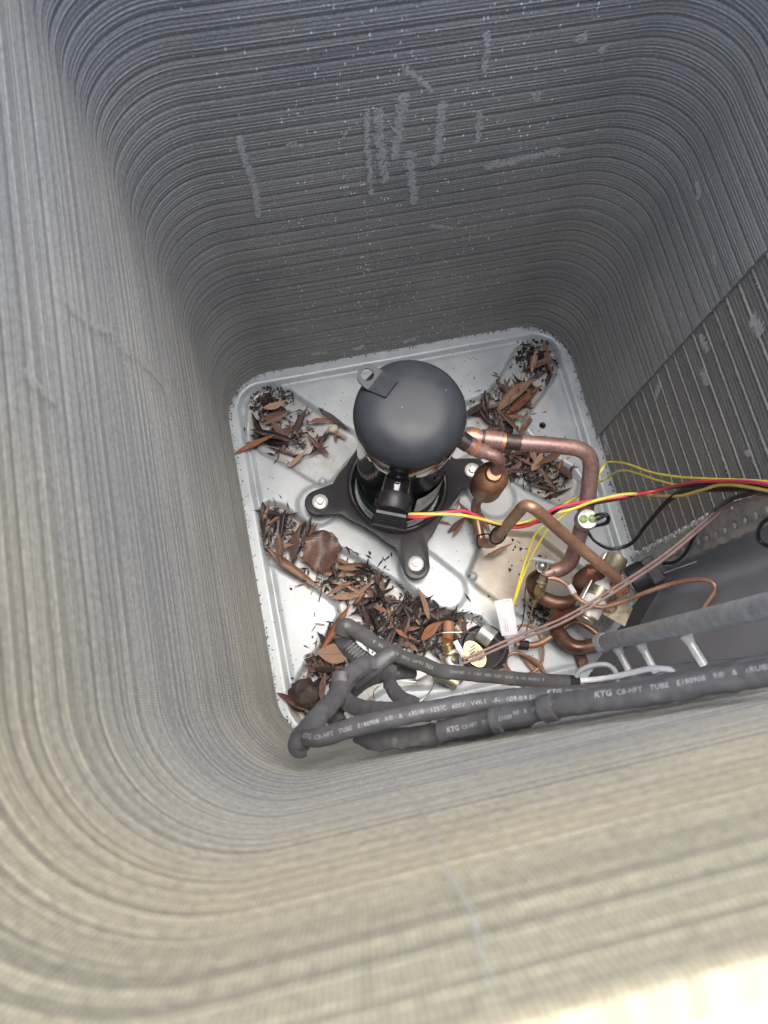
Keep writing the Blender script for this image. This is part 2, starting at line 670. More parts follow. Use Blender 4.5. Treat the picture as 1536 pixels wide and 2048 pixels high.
def smear_material(name, c1, c2, cover):
    """crushed fins: broken, flaky cover that frays out towards its edges"""
    m, n, l, b = new_mat(name)
    uv = nd(n, "UVMap")
    su = nd(n, "SeparateXYZ")
    l.new(uv.outputs[0], su.inputs[0])
    geo = nd(n, "NewGeometry")
    vm = nd(n, "VectorMath", operation='MULTIPLY')
    vm.inputs[1].default_value = (260, 260, 520)
    l.new(geo.outputs["Position"], vm.inputs[0])
    nz = nd(n, "TexNoise", i_Scale=1.0, i_Detail=5.0, i_Roughness=.7)
    l.new(vm.outputs[0], nz.inputs["Vector"])
    ab = nd(n, "Math", operation='ABSOLUTE')
    l.new(su.outputs[1], ab.inputs[0])
    pw = nd(n, "Math", operation='POWER')
    pw.inputs[1].default_value = 2.0
    l.new(ab.outputs[0], pw.inputs[0])
    ma = nd(n, "Math", operation='MULTIPLY_ADD')
    ma.inputs[1].default_value = -.42
    l.new(pw.outputs[0], ma.inputs[0])
    l.new(nz.outputs[0], ma.inputs[2])
    al = nd(n, "MapRange", i_1=cover, i_2=cover + .09, i_3=0.0, i_4=.72)
    l.new(ma.outputs[0], al.inputs[0])
    l.new(al.outputs[0], b.inputs["Alpha"])
    rp = ramp(n, [(.4, c2), (.62, c1)])
    l.new(nz.outputs[0], rp.inputs[0])
    l.new(rp.outputs[0], b.inputs["Base Color"])
    b.inputs["Roughness"].default_value = .55
    bp = nd(n, "Bump", i_Strength=.6, i_Distance=.001)
    l.new(nz.outputs[0], bp.inputs["Height"])
    l.new(bp.outputs[0], b.inputs["Normal"])
    return m


M = {}
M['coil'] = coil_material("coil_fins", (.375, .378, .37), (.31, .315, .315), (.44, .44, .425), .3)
M['coil_dark'] = coil_material("coil_fins_dark", (.32, .317, .305), (.26, .257, .25), (.38, .375, .355), .3)
M['tan_fin'] = simple("oxidised_fin_edge", (.30, .285, .235), .6, .2, .35, 300)
M['alum_patch'] = smear_material("crushed_fin_aluminium", (.80, .80, .80), (.50, .505, .51), .34)
M['coil_patch'] = smear_material("dusty_crushed_fin", (.70, .67, .57), (.52, .50, .43), .45)
M['pan'] = pan_material()
M['dome'] = simple("matt_black_enamel", (.042, .048, .060), .44, 0, .10, 40, .05, 400, rvar=.06, flecks=.05, spec=.3)
M['gloss'] = simple("gloss_black_enamel", (.012, .012, .014), .07, 0, .2, 40, rvar=.03, coat=.6)
M['plate'] = simple("satin_black_enamel", (.045, .045, .05), .36, 0, .15, 30, .06, 300, rvar=.06)
M['rubber'] = simple("black_rubber", (.02, .02, .022), .6, 0, .2, 80)
M['plastic'] = simple("black_plastic", (.020, .021, .024), .5, 0, .2, 80)
M['green'] = simple("dark_green_gasket", (.012, .06, .035), .6, 0, .3, 200, .4, 600)
M['zinc'] = simple("zinc_plated_steel", (.72, .72, .70), .38, .35, .12, 120)
M['steel'] = simple("bright_steel", (.66, .65, .63), .28, .9, .2, 90)
M['alum'] = simple("sheet_aluminium", (.50, .50, .49), .42, .6, .22, 60, .15, 250)
M['silver'] = simple("bright_aluminium", (.80, .80, .79), .4, .35, .12, 90)
M['copper'] = copper("brown_copper", (.44, .255, .17), (.54, .33, .22), (.29, .165, .115))
M['copper_purple'] = copper("heat_tinted_copper", (.36, .22, .205), (.48, .31, .255), (.23, .15, .16), .40)
M['copper_black'] = copper("scorched_copper", (.075, .062, .062), (.22, .13, .10), (.03, .03, .03), .45)
M['copper_dark'] = copper("tarnished_copper", (.20, .105, .075), (.28, .15, .10), (.11, .06, .05), .36)
M['copper_bright'] = copper("bright_copper", (.62, .30, .17), (.68, .36, .22), (.50, .22, .12), .35)
M['copper_red'] = copper("red_copper", (.24, .085, .06), (.32, .12, .08), (.16, .06, .05), .4)
M['muffler'] = copper("muffler_copper", (.34, .185, .11), (.42, .22, .125), (.24, .13, .085), .42, .7, 30)
M['brass'] = simple("brass", (.62, .47, .24), .3, .85, .2, 70)
M['brass_dull'] = simple("dull_brass", (.54, .47, .35), .42, .7, .3, 60)
M['paper'] = simple("white_label", (.74, .74, .74), .5, 0, .06, 50)
M['paper_blue'] = simple("pale_label", (.70, .71, .74), .4, 0, .06, 50)
M['cream'] = simple("cream_label", (.70, .66, .46), .5, 0, .12, 90)
M['ink'] = simple("printing_ink", (.10, .10, .11), .6, 0, .1, 90)
M['ink_grey'] = simple("grey_print", (.30, .32, .35), .6, 0, .1, 90)
M['red'] = simple("red_insulation", (.72, .06, .12), .38, 0, .12, 60)
M['yellow'] = simple("yellow_insulation", (.90, .70, .14), .4, 0, .1, 60)
M['lemon'] = simple("lemon_insulation", (.92, .80, .10), .4, 0, .08, 60)
M['black_wire'] = simple("black_insulation", (.018, .018, .02), .35, 0, .2, 80)
M['pink_wire'] = simple("dusky_pink_insulation", (.38, .27, .245), .5, 0, .12, 80)
M['white_wire'] = simple("white_insulation", (.74, .75, .77), .4, 0, .06, 80)
M['grey_wire'] = simple("grey_insulation", (.36, .39, .42), .4, 0, .1, 80)
M['sleeve'] = simple("heat_shrink_sleeve", (.090, .091, .097), .44, 0, .16, 34, .9, 95, rvar=.10)
M['print'] = simple("pale_print", (.38, .40, .42), .55, 0, .1, 300, col2=(.24, .25, .265))
M['manifold'] = simple("grey_painted_pipe", (.52, .54, .56), .5, .1, .22, 70, .35, 150, col2=(.33, .35, .365))
M['manifold_collar'] = simple("pale_grey_paint", (.66, .68, .70), .5, 0, .15, 90, .3, 200)
M['panel'] = simple("grey_painted_steel", (.36, .36, .385), .42, 0, .10, 9, .05, 60, rvar=.06)
M['lime'] = simple("green_sealant", (.30, .45, .16), .5, 0, .2, 150)
M['shell'] = simple("pale_pebble_stone", (.66, .58, .44), .6, 0, .15, 90)
M['dirt'] = simple("wet_humus", (.045, .033, .025), .6, 0, .3, 200, .6, 300)
M['soot'] = simple("black_mastic", (.012, .012, .012), .35, 0, .2, 90)
M['rust'] = simple("rusty_scale", (.20, .12, .075), .8, 0, .35, 140, .8, 300, col2=(.06, .04, .03))
M['concrete'] = simple("pale_concrete", (.62, .60, .55), .8, 0, .1, 5, .3, 60)
M['stone'] = simple("speckled_stone", (.16, .14, .11), .8, 0, .45, 260, .6, 300)
M['leaf_tan'] = leaf_material("dry_tan_leaf", [(.15, (.12, .065, .045)), (.45, (.30, .18, .12)), (.75, (.40, .26, .185)), (1, (.45, .33, .25))], .6, .85)
M['leaf_brown'] = leaf_material("brown_leaf", [(.15, (.045, .028, .024)), (.5, (.14, .08, .065)), (.8, (.22, .135, .11)), (1, (.28, .19, .16))], .38, .85)
M['leaf_dark'] = leaf_material("wet_black_leaf", [(.2, (.014, .011, .011)), (.55, (.034, .026, .025)), (.85, (.07, .05, .047)), (1, (.12, .09, .08))], .16, .6)
M['leaf_orange'] = leaf_material("rust_orange_leaf", [(.1, (.15, .06, .03)), (.5, (.27, .115, .06)), (1, (.36, .18, .10))], .42, .8)

# ------------------------------------------------------------------ ground outside
mb = MB()
mb.add([(-40, -40, -.09), (40, -40, -.09), (40, 40, -.09), (-40, 40, -.09)], [(0, 1, 2, 3)])
o = put("ground", mb, M['concrete'], smooth=False)
o["kind"] = "structure"
o["label"] = "sunlit pale ground outside beyond the front rim of the coil"

# ------------------------------------------------------------------ condenser coil
W2, Y2, RC = .322, .328, .085
ZTOP = 1.045
PITCH = .0245
BACK_SPLIT = .085


def coil_path(step=.006):
    pts = []

    def line(a, b):
        n = max(1, int((Vector(b) - Vector(a)).length / step / 2))
        for i in range(n):
            pts.append(Vector(a).lerp(Vector(b), i / n))

    def arc(cx, cy, a0, a1):
        n = 16
        for i in range(n):
            a = R(a0 + (a1 - a0) * i / n)
            pts.append(Vector((cx + RC * math.cos(a), cy + RC * math.sin(a))))
    line((W2, BACK_SPLIT), (W2, Y2 - RC))
    arc(W2 - RC, Y2 - RC, 0, 90)
    line((W2 - RC, Y2), (-W2 + RC, Y2))
    arc(-W2 + RC, Y2 - RC, 90, 180)
    line((-W2, Y2 - RC), (-W2, -Y2 + RC))
    arc(-W2 + RC, -Y2 + RC, 180, 270)
    line((-W2 + RC, -Y2), (.165, -Y2))
    pts.append(Vector((.165, -Y2)))
    return pts


def row_band(path, prof, seed, thick=.008, bend=.00022):
    """one tube row of the fin pack: wavy inner face, flat outer face, closed top and bottom"""
    mb = MB()
    n = len(path)
    L, U = 0, []
    for i in range(n):
        if i:
            L += (path[i] - path[i - 1]).length
        U.append(L)
    full = list(prof) + [(-thick, prof[-1][1]), (-thick, prof[0][1])]
    k = len(full)
    vs, uvs, fs = [], [], []
    for i in range(n):
        t = (path[min(i + 1, n - 1)] - path[max(i - 1, 0)]).normalized()
        nin = Vector((-t.y, t.x))                       # towards the inside of the box
        for j, (d, z) in enumerate(full):
            e = 0
            if j < k - 2:
                e = bend * mnoise.noise(Vector((U[i] * 14 + seed * 9.1, z * 90, seed)))
                z2 = z + (0.00025 * mnoise.noise(Vector((U[i] * 9, z * 60, seed + 40))) if 0 < j < k - 3 else 0)
            else:
                z2 = z
            q = path[i] + nin * (d + e)
            vs.append((q.x, q.y, z2))
            uvs.append((U[i], z2))
    for i in range(n - 1):
        for j in range(k):
            j2 = (j + 1) % k
            fs.append((i * k + j, i * k + j2, (i + 1) * k + j2, (i + 1) * k + j))
    fs.append(tuple(range(k)))
    fs.append(tuple((n - 1) * k + j for j in range(k))[::-1])
    mb.add(vs, fs, uvs)
    return mb


def wavy_profile(seed):
    r = random.Random(seed)
    g = r.uniform(.0010, .0016)
    pr = [(-g, 0), (-g, .0010), (-.0002, .0024)]
    cuts = [.0068, .0112, .0156, .0200]
    for c in cuts:
        c += r.uniform(-.0003, .0003)
        a = r.uniform(.0004, .0009)
        pr += [(.0003 + r.uniform(-.0002, .0003), c - .0016), (-a, c), (.0002, c + .0010)]
    pr += [(-.0003, .0232), (-g, PITCH)]
    return pr


coil = thing("condenser_coil", (0, 0, 0), "grey finned coil wrapped round all four sides of the deep box", "condenser coil")
path = coil_path()
variants = []
for s in range(5):
    bmx = row_band(path, wavy_profile(s), s)
    me = bmx.mesh("fin_row", smooth=True, angle=28)
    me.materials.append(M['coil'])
    variants.append(me)
NROW = int(ZTOP / PITCH) + 1
last = -1
for i in range(NROW):
    k = rng.choice([q for q in range(5) if q != last])
    last = k
    o = bpy.data.objects.new("fin_row", variants[k])
    COL.objects.link(o)
    o.parent = coil
    o.location = (0, 0, -.0150 + i * PITCH)
# the front half of the right wall: deeper, darker rows with one pale corroded ridge each
PE = .0285
sp_path = [Vector((W2 + .0035, -.140)).lerp(Vector((W2 + .0035, BACK_SPLIT - .0005)), i / 34) for i in range(35)]
svar = []
for s in range(3):
    r_ = random.Random(s + 50)
    pr = [(-.0016, 0), (-.0016, .0018), (-.0006, .0032)]
    for c in (.009, .015, .021):
        pr += [(-.0004, c - .002), (-.0009 - r_.uniform(0, .0006), c), (-.0003, c + .0016)]
    pr += [(.0000, .0258), (.0002, .0270), (-.0016, .0285)]
    me = row_band(sp_path, pr, s + 20).mesh("dark_fin_row", smooth=True, angle=28)
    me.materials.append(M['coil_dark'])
    svar.append(me)
for i in range(int(ZTOP / PE)):
    o = bpy.data.objects.new("dark_fin_row", svar[i % 3])
    COL.objects.link(o)
    o.parent = coil
    o.location = (0, 0, .002 + i * PE)
    if i == 0:
        o["label"] = "darker fin row on the front half of the right wall"
# dotted pale corrosion along every ridge of the darker rows
mb = MB()
for i in range(int(ZTOP / PE)):
    y = -.138
    while y < BACK_SPLIT - .002:
        y += rng.uniform(.0016, .0042)
        if rng.random() < .62:
            continue
        ln, h = rng.uniform(.0005, .0012), rng.uniform(.00025, .0006)
        z = .002 + i * PE + .0264 + rng.uniform(-.0013, .0013)
        box(mb, (W2 + .0029, y, z), (.0006, 0, 0), (0, ln, 0), (0, 0, h))
put("corroded_edge", mb, M['tan_fin'], coil, smooth=False, kind="stuff")


def patch(name, pts2, wall, width, seed, mat, lift=.0012):
    """a smear of flattened fins: an uneven strip lying on the wall"""
    mb = MB()
    p = spline([Vector(a) for a in pts2], 14)
    r_ = random.Random(seed)
    nin = {'back': Vector((0, -1, 0)), 'left': Vector((1, 0, 0)), 'right': Vector((-1, 0, 0)), 'front': Vector((0, 1, 0))}[wall]
    vs, fs, uvs = [], [], []
    n = len(p)
    K = 4
    L = 0
    for i, c in enumerate(p):
        if i:
            L += (c - p[i - 1]).length
        t = (p[min(i + 1, n - 1)] - p[max(i - 1, 0)]).normalized()
        sd_ = t.cross(nin).normalized()
        e = min(1, 6 * i / n + .3, 6 * (n - 1 - i) / n + .3)
        wq = width * 1.35 * e * max(.3, 1 + .8 * mnoise.noise(Vector((i * .5, seed, 1))))
        sh_ = width * .5 * mnoise.noise(Vector((i * .35, seed, 13)))
        for j in range(K + 1):
            a = j / K * 2 - 1
            vs.append(c + sd_ * (wq * a + sh_) + nin * (lift * .35 * (1 - a * a)))
            uvs.append((L + seed * 3.7, a * e))
    for i in range(n - 1):
        for j in range(K):
            a = i * (K + 1) + j
            fs.append((a, a + 1, a + K + 2, a + K + 1))
    mb.add(vs, fs, uvs)
    return put(name, mb, mat, coil, angle=60)


yb = .3265
for k, (pts2, wd) in enumerate([
        ([(-0.1978, 0.3262, 0.5520), (-0.1972, 0.3262, 0.5159), (-0.1930, 0.3262, 0.4754), (-0.1958, 0.3262, 0.4184)], .0055),
        ([(-0.0585, 0.3262, 0.5630), (-0.0568, 0.3262, 0.5100), (-0.0508, 0.3262, 0.4262)], .0045),
        ([(-0.0452, 0.3262, 0.5606), (-0.0421, 0.3262, 0.5071), (-0.0327, 0.3262, 0.4444)], .008),
        ([(-0.0179, 0.3262, 0.5752), (-0.0203, 0.3262, 0.5391), (-0.0243, 0.3262, 0.4802)], .008),
        ([(-0.0068, 0.3262, 0.4924), (-0.0013, 0.3262, 0.4505), (0.0080, 0.3262, 0.3959)], .0075),
        ([(0.0256, 0.3262, 0.5579), (0.0282, 0.3262, 0.5157), (0.0282, 0.3262, 0.4595)], .0075),
        ([(0.0723, 0.3262, 0.5360), (0.0748, 0.3262, 0.5142), (0.0771, 0.3262, 0.4866)], .005),
        ([(0.0624, 0.3262, 0.6350), (0.0655, 0.3262, 0.6125), (0.0682, 0.3262, 0.5855)], .005),
        ([(0.1651, 0.3262, 0.6152), (0.1681, 0.3262, 0.6091), (0.1678, 0.3262, 0.6035)], .009),
        ([(0.1971, 0.3262, 0.5966), (0.1977, 0.3262, 0.5918), (0.1965, 0.3262, 0.5872)], .006),
        ([(0.1361, 0.3262, 0.5485), (0.1363, 0.3262, 0.5431), (0.1362, 0.3262, 0.5363)], .008),
        ([(0.0934, 0.3262, 0.4432), (0.1394, 0.3262, 0.4481), (0.1971, 0.3262, 0.4531)], .0085),
        ([(-0.1495, 0.3262, 0.5277), (-0.1393, 0.3262, 0.5278), (-0.1307, 0.3262, 0.5232)], .004),
        ([(0.0332, 0.3262, 0.3464), (0.0482, 0.3262, 0.3395), (0.0679, 0.3262, 0.3325)], .005),
        ([(-0.1550, 0.3262, 0.0419), (-0.1416, 0.3262, 0.0388), (-0.1262, 0.3262, 0.0387)], .006),
        ([(-0.0787, 0.3262, 0.0381), (-0.0696, 0.3262, 0.0310), (-0.0585, 0.3262, 0.0400)], .009),
        ([(0.0145, 0.3262, 0.0212), (0.0253, 0.3262, 0.0285), (0.0382, 0.3262, 0.0313)], .010),
        ([(-0.0768, 0.3262, 0.5393), (-0.0815, 0.3262, 0.5331), (-0.0874, 0.3262, 0.5234)], .0025),
        ([(-0.0199, 0.3262, 0.6059), (-0.0016, 0.3262, 0.5879), (0.0143, 0.3262, 0.5696)], .005),
        ([(-0.1949, 0.3262, 0.1398), (-0.1835, 0.3262, 0.1376), (-0.1717, 0.3262, 0.1384)], .004)]):
    patch("flattened_fin_patch", pts2, 'back', wd, k + 1, M['alum_patch'])
for k, (pts2, wd) in enumerate([
        ([(0.3242, 0.0390, 0.4837), (0.3242, 0.0290, 0.4898), (0.3242, 0.0155, 0.4935)], .012),
        ([(0.3242, 0.0741, 0.3877), (0.3242, 0.0584, 0.3904), (0.3242, 0.0479, 0.3900)], .008),
        ([(0.3242, 0.0351, 0.3638), (0.3242, 0.0241, 0.3672), (0.3242, 0.0130, 0.3651)], .0085),
        ([(0.3242, 0.0689, 0.2646), (0.3242, 0.0619, 0.2489), (0.3242, 0.0547, 0.2291)], .0075),
        ([(0.3242, 0.0766, 0.0249), (0.3242, 0.0634, 0.0268), (0.3242, 0.0437, 0.0153)], .0105),
        ([(0.3242, -0.0878, 0.3974), (0.3242, -0.0911, 0.3975), (0.3242, -0.0961, 0.3988)], .009),
        ([(0.3202, 0.1361, 0.4706), (0.3202, 0.1293, 0.4685), (0.3202, 0.1193, 0.4691)], .0022),
        ([(0.3202, 0.2231, 0.4874), (0.3202, 0.2101, 0.4861), (0.3202, 0.2059, 0.4782)], .006),
        ([(0.3202, 0.1199, 0.3712), (0.3202, 0.1155, 0.3711), (0.3202, 0.1117, 0.3699)], .002)]):
    patch("flattened_fin_patch", pts2, 'right', wd, k + 41, M['alum_patch'])
for k, (pts2, wd) in enumerate([
        ([(-0.3202, 0.0295, 0.6758), (-0.3202, 0.0510, 0.6094), (-0.3202, 0.0627, 0.5223), (-0.3202, 0.0362, 0.4934)], .006),
        ([(-0.3202, 0.0011, 0.7903), (-0.3202, 0.0088, 0.7481), (-0.3202, 0.0351, 0.6852)], .006),
        ([(-0.3202, -0.0824, 0.8545), (-0.3202, -0.0827, 0.8380), (-0.3202, -0.0815, 0.8164)], .007),
        ([(-0.3202, 0.0209, 0.6671), (-0.3202, 0.0165, 0.6305), (-0.3202, 0.0169, 0.6179)], .004),
        ([(-0.3202, 0.1510, 0.4980), (-0.3202, 0.1567, 0.4437), (-0.3202, 0.1216, 0.4243)], .0022)]):
    patch("flattened_fin_patch", pts2, 'left', wd, k + 61, M['coil_patch'], .0006)
for k, (pts2, wd, wl_) in enumerate([
        ([(-0.1811, -0.3262, 0.5850), (-0.1720, -0.3262, 0.8343), (-0.1731, -0.3262, 0.9004)], .0012, 'front'),
        ([(-0.1731, -0.3262, 0.9004), (-0.1732, -0.3262, 0.9539), (-0.1726, -0.3262, 0.9816), (-0.1757, -0.3262, 1.0294)], .0016, 'front'),
        ([(-0.1367, -0.3262, 0.5283), (-0.1303, -0.3262, 0.7518), (-0.1281, -0.3262, 0.8653)], .0010, 'front'),
        ([(-0.0785, -0.3262, 0.8035), (-0.0824, -0.3262, 0.8553), (-0.0835, -0.3262, 0.8899)], .0012, 'front'),
        ([(-0.3202, -0.2670, 0.7719), (-0.3202, -0.2642, 0.7194), (-0.3202, -0.2629, 0.6719)], .0011, 'left'),
        ([(-0.3202, -0.2629, 0.6719), (-0.3202, -0.2609, 0.5782), (-0.3202, -0.2623, 0.4578), (-0.3202, -0.2687, 0.2363)], .0014, 'left')]):
    patch("fin_crease", pts2, wl_, wd, k + 81, M['coil_patch'], .0004)
# aluminium end plate with the tube ends, on the front end of the right wall
mb = MB()
ye, yf = -.1405, -.182
vs, fs = [], []
nz_ = 120
for i in range(nz_ + 1):
    z = ZTOP * i / nz_
    wv = .0028 * abs(math.sin(i * .83)) + .002 * mnoise.noise(Vector((0, 0, i * .7)))
    for q, (x, y) in enumerate(((W2 - .004, ye), (W2 - .003, (ye + yf) / 2), (W2 - .004, yf + wv), (W2 + .018, yf + wv), (W2 + .018, ye))):
        vs.append((x + .0007 * mnoise.noise(Vector((q * 5.0, 0, i * .5))), y, z))
for i in range(nz_):
    for j in range(5):
        j2 = (j + 1) % 5
        fs.append((i * 5 + j, i * 5 + j2, i * 5 + 5 + j2, i * 5 + 5 + j))
mb.add(vs, fs)
plate = put("end_plate", mb, M['alum'], coil, smooth=False)
for i in range(int(ZTOP / PITCH)):
    mb = MB()
    z = .012 + i * PITCH
    revolve(mb, [(.0052, 0), (.0056, .002), (.0035, .004)], (W2 - .0035, yf + .017, z), 12, (-1, 0, 0))
    put("tube_end", mb, M['alum'], plate)
mb = MB()
z = .004
while z < ZTOP - .01:
    z += rng.uniform(.006, .013)
    for _ in range(2):
        box(mb, (W2 - .005 + rng.uniform(-.001, .001), ye + rng.uniform(-.003, .003), z + rng.uniform(-.003, .003)),
            (.0018, .0005, 0), (-.0004, rng.uniform(.0012, .003), .0006), (0, 0, rng.uniform(.0008, .0022)))
put("bent_fin_tips", mb, M['silver'], coil, smooth=False, kind="stuff")

# ------------------------------------------------------------------ base pan
NP = 340
HW = .352
gx = np.linspace(-HW, HW, NP)
XX, YY = np.meshgrid(gx, gx)


def poly_mask(poly):
    inside = np.zeros_like(XX, dtype=bool)
    n = len(poly)
    for i in range(n):
        x1, y1 = poly[i][:2]
        x2, y2 = poly[(i + 1) % n][:2]
        if abs(y2 - y1) < 1e-9:
            continue
        c = ((y1 > YY) != (y2 > YY)) & (XX < (x2 - x1) * (YY - y1) / (y2 - y1) + x1)
        inside ^= c
    return inside


def blur(a, n):
    for _ in range(n):
        a = (np.roll(a, 1, 0) + a + np.roll(a, -1, 0)) / 3
        a = (np.roll(a, 1, 1) + a + np.roll(a, -1, 1)) / 3
    return a


H = np.full_like(XX, -.006)
recess = [
    [(-0.2875, 0.2815, 0.0000), (-0.2685, 0.2967, 0.0000), (-0.2371, 0.3035, 0.0000), (-0.2104, 0.2931, 0.0000), (-0.1967, 0.2772, 0.0000), (-0.1527, 0.2275, 0.0000), (-0.0970, 0.1759, 0.0000), (-0.0857, 0.1425, 0.0000), (-0.1235, 0.1358, 0.0000), (-0.1542, 0.1088, 0.0000), (-0.1763, 0.0964, 0.0000), (-0.1928, 0.1035, 0.0000), (-0.2197, 0.1317, 0.0000), (-0.2788, 0.1819, 0.0000), (-0.3014, 0.2077, 0.0000)],
    [(0.2293, 0.2912, 0.0000), (0.2628, 0.2994, 0.0000), (0.2918, 0.2904, 0.0000), (0.3048, 0.2635, 0.0000), (0.2881, 0.2220, 0.0000), (0.2413, 0.1791, 0.0000), (0.2023, 0.1448, 0.0000), (0.1994, 0.1236, 0.0000), (0.2262, 0.0740, 0.0000), (0.2639, 0.0383, 0.0000), (0.2739, 0.0114, 0.0000), (0.2520, -0.0220, 0.0000), (0.2215, -0.0250, 0.0000), (0.1840, 0.0062, 0.0000), (0.1361, 0.0549, 0.0000), (0.0901, 0.1067, 0.0000), (0.0682, 0.1502, 0.0000), (0.0989, 0.1987, 0.0000), (0.1459, 0.2085, 0.0000), (0.1742, 0.2293, 0.0000)],
    [(-0.2977, 0.0751, 0.0000), (-0.2828, 0.0858, 0.0000), (-0.2579, 0.0769, 0.0000), (-0.2196, 0.0314, 0.0000), (-0.1864, -0.0098, 0.0000), (-0.1478, -0.0438, 0.0000), (-0.1005, -0.0883, 0.0000), (-0.0632, -0.1241, 0.0000), (-0.0374, -0.1520, 0.0000), (-0.0094, -0.1692, 0.0000), (0.0342, -0.1870, 0.0000), (0.0492, -0.2132, 0.0000), (0.0149, -0.2629, 0.0000), (-0.0418, -0.2852, 0.0000), (-0.1475, -0.2689, 0.0000), (-0.1794, -0.2821, 0.0000), (-0.2127, -0.3028, 0.0000), (-0.2851, -0.2965, 0.0000), (-0.3065, -0.2705, 0.0000), (-0.3043, -0.2446, 0.0000), (-0.2673, -0.2006, 0.0000), (-0.2304, -0.1696, 0.0000), (-0.1982, -0.1351, 0.0000), (-0.1975, -0.1147, 0.0000), (-0.2238, -0.0867, 0.0000), (-0.2969, -0.0214, 0.0000), (-0.3003, 0.0140, 0.0000)],
    [(0.0672, -0.0637, 0.0000), (0.1061, -0.0491, 0.0000), (0.1677, -0.0665, 0.0000), (0.2164, -0.1283, 0.0000), (0.2654, -0.1706, 0.0000), (0.2646, -0.2317, 0.0000), (0.2018, -0.2780, 0.0000), (0.1546, -0.2594, 0.0000), (0.0986, -0.1921, 0.0000), (0.0679, -0.1614, 0.0000), (0.0425, -0.1333, 0.0000), (0.0326, -0.1128, 0.0000)],
]
for poly in recess:
    H[poly_mask(poly)] = -.0175
# foot pads and the swages running out of them
lobes = [((-0.1955, 0.0613, 0.0000), (-0.1955, 0.0613, 0.0000), .036), ((-0.0477, -0.0835, 0.0000), (-0.0104, -0.1300, 0.0000), .034), ((0.0929, 0.0628, 0.0000), (0.1120, 0.0117, 0.0000), .036), ((-0.0548, 0.1673, 0.0000), (-0.0548, 0.1673, 0.0000), .034)]
for a, b, r_ in lobes:
    ax, ay = a[:2]
    bx, by = b[:2]
    dx, dy = bx - ax, by - ay
    L2 = dx * dx + dy * dy + 1e-12
    t = np.clip(((XX - ax) * dx + (YY - ay) * dy) / L2, 0, 1)
    d = np.hypot(XX - ax - t * dx, YY - ay - t * dy)
    H[d < r_] = np.maximum(H[d < r_], -.001)
qx, qy = np.abs(XX) - (.345 - .09), np.abs(YY) - (.350 - .09)
sdf = np.hypot(np.maximum(qx, 0), np.maximum(qy, 0)) + np.minimum(np.maximum(qx, qy), 0) - .09
din = -sdf
H[(din < .052) & (din > .040)] -= .004
H[din < .044] = 0.0
H[din < .002] = -.02
H = blur(H, 2)
H += .0004 * np.sin(XX * 31 + 1) * np.cos(YY * 27)
holes = [((0.2334, 0.1281, -0.0060), .0042), ((0.2464, 0.2499, -0.0160), .0055)]
keepv = np.ones((NP - 1, NP - 1), dtype=bool)
xc, yc = (gx[:-1] + gx[1:]) / 2, (gx[:-1] + gx[1:]) / 2
XC, YC = np.meshgrid(xc, yc)
verts = np.stack([XX, YY, H], -1).reshape(-1, 3)
qc = np.hypot(np.maximum(np.abs(XC) - .255, 0), np.maximum(np.abs(YC) - .26, 0)) < .094
keepv &= qc
keepv &= ~((XC > .1) & (YC < -.1) & (.66 * (XC - .283) - .75 * (YC + .229) > .004))
for (hx, hy, _), hr in holes:
    keepv &= np.hypot(XC - hx, YC - hy) > hr
ii, jj = np.nonzero(keepv)
base = ii * NP + jj
faces = np.stack([base, base + 1, base + NP + 1, base + NP], 1)
me = bpy.data.meshes.new("base_pan")
me.from_pydata(verts.tolist(), [], faces.tolist())
me.polygons.foreach_set("use_smooth", [True] * len(me.polygons))
me.materials.append(M['pan'])
pan = bpy.data.objects.new("base_pan", me)
COL.objects.link(pan)
tag(pan, "square galvanised steel base pan with pressed channels and leaf litter in them", "base pan")
for (hx, hy, hz), hr in holes:
    mb = MB()
    revolve(mb, [(hr + .0022, hz + .0004), (hr + .0006, hz + .0009), (hr - .0002, hz - .0004), (hr - .0004, -.034)], (hx, hy, 0), 24, caps=False)
    put("drain_hole", mb, M['dirt'], pan)
for px in [(-0.1794, 0.1065, -0.0120), (0.0429, -0.1146, -0.0120)]:
    mb = MB()
    revolve(mb, [(.008, -.0165), (.0065, -.011), (.0035, -.0085), (0, -.008)], (px[0], px[1], 0), 20)
    put("pressed_dimple", mb, M['pan'], pan)

# grey corner panel between the two ends of the coil
mb = MB()
pa, pb, pc = Vector((.374, -.190)), Vector((.236, -.3185)), Vector((.170, -.352))
nrm = Vector((.66, -.75))


def wall_strip(mb, a, b, z0, z1, t):
    d = (b - a).normalized()
    n_ = Vector((-d.y, d.x))
    vs = [(a.x, a.y, z0), (b.x, b.y, z0), (b.x, b.y, z1), (a.x, a.y, z1)]
    a2, b2 = a + n_ * t, b + n_ * t
    vs += [(a2.x, a2.y, z0), (b2.x, b2.y, z0), (b2.x, b2.y, z1), (a2.x, a2.y, z1)]
    mb.add(vs, [(0, 1, 2, 3), (5, 4, 7, 6), (3, 2, 6, 7), (0, 4, 5, 1), (1, 5, 6, 2), (4, 0, 3, 7)])


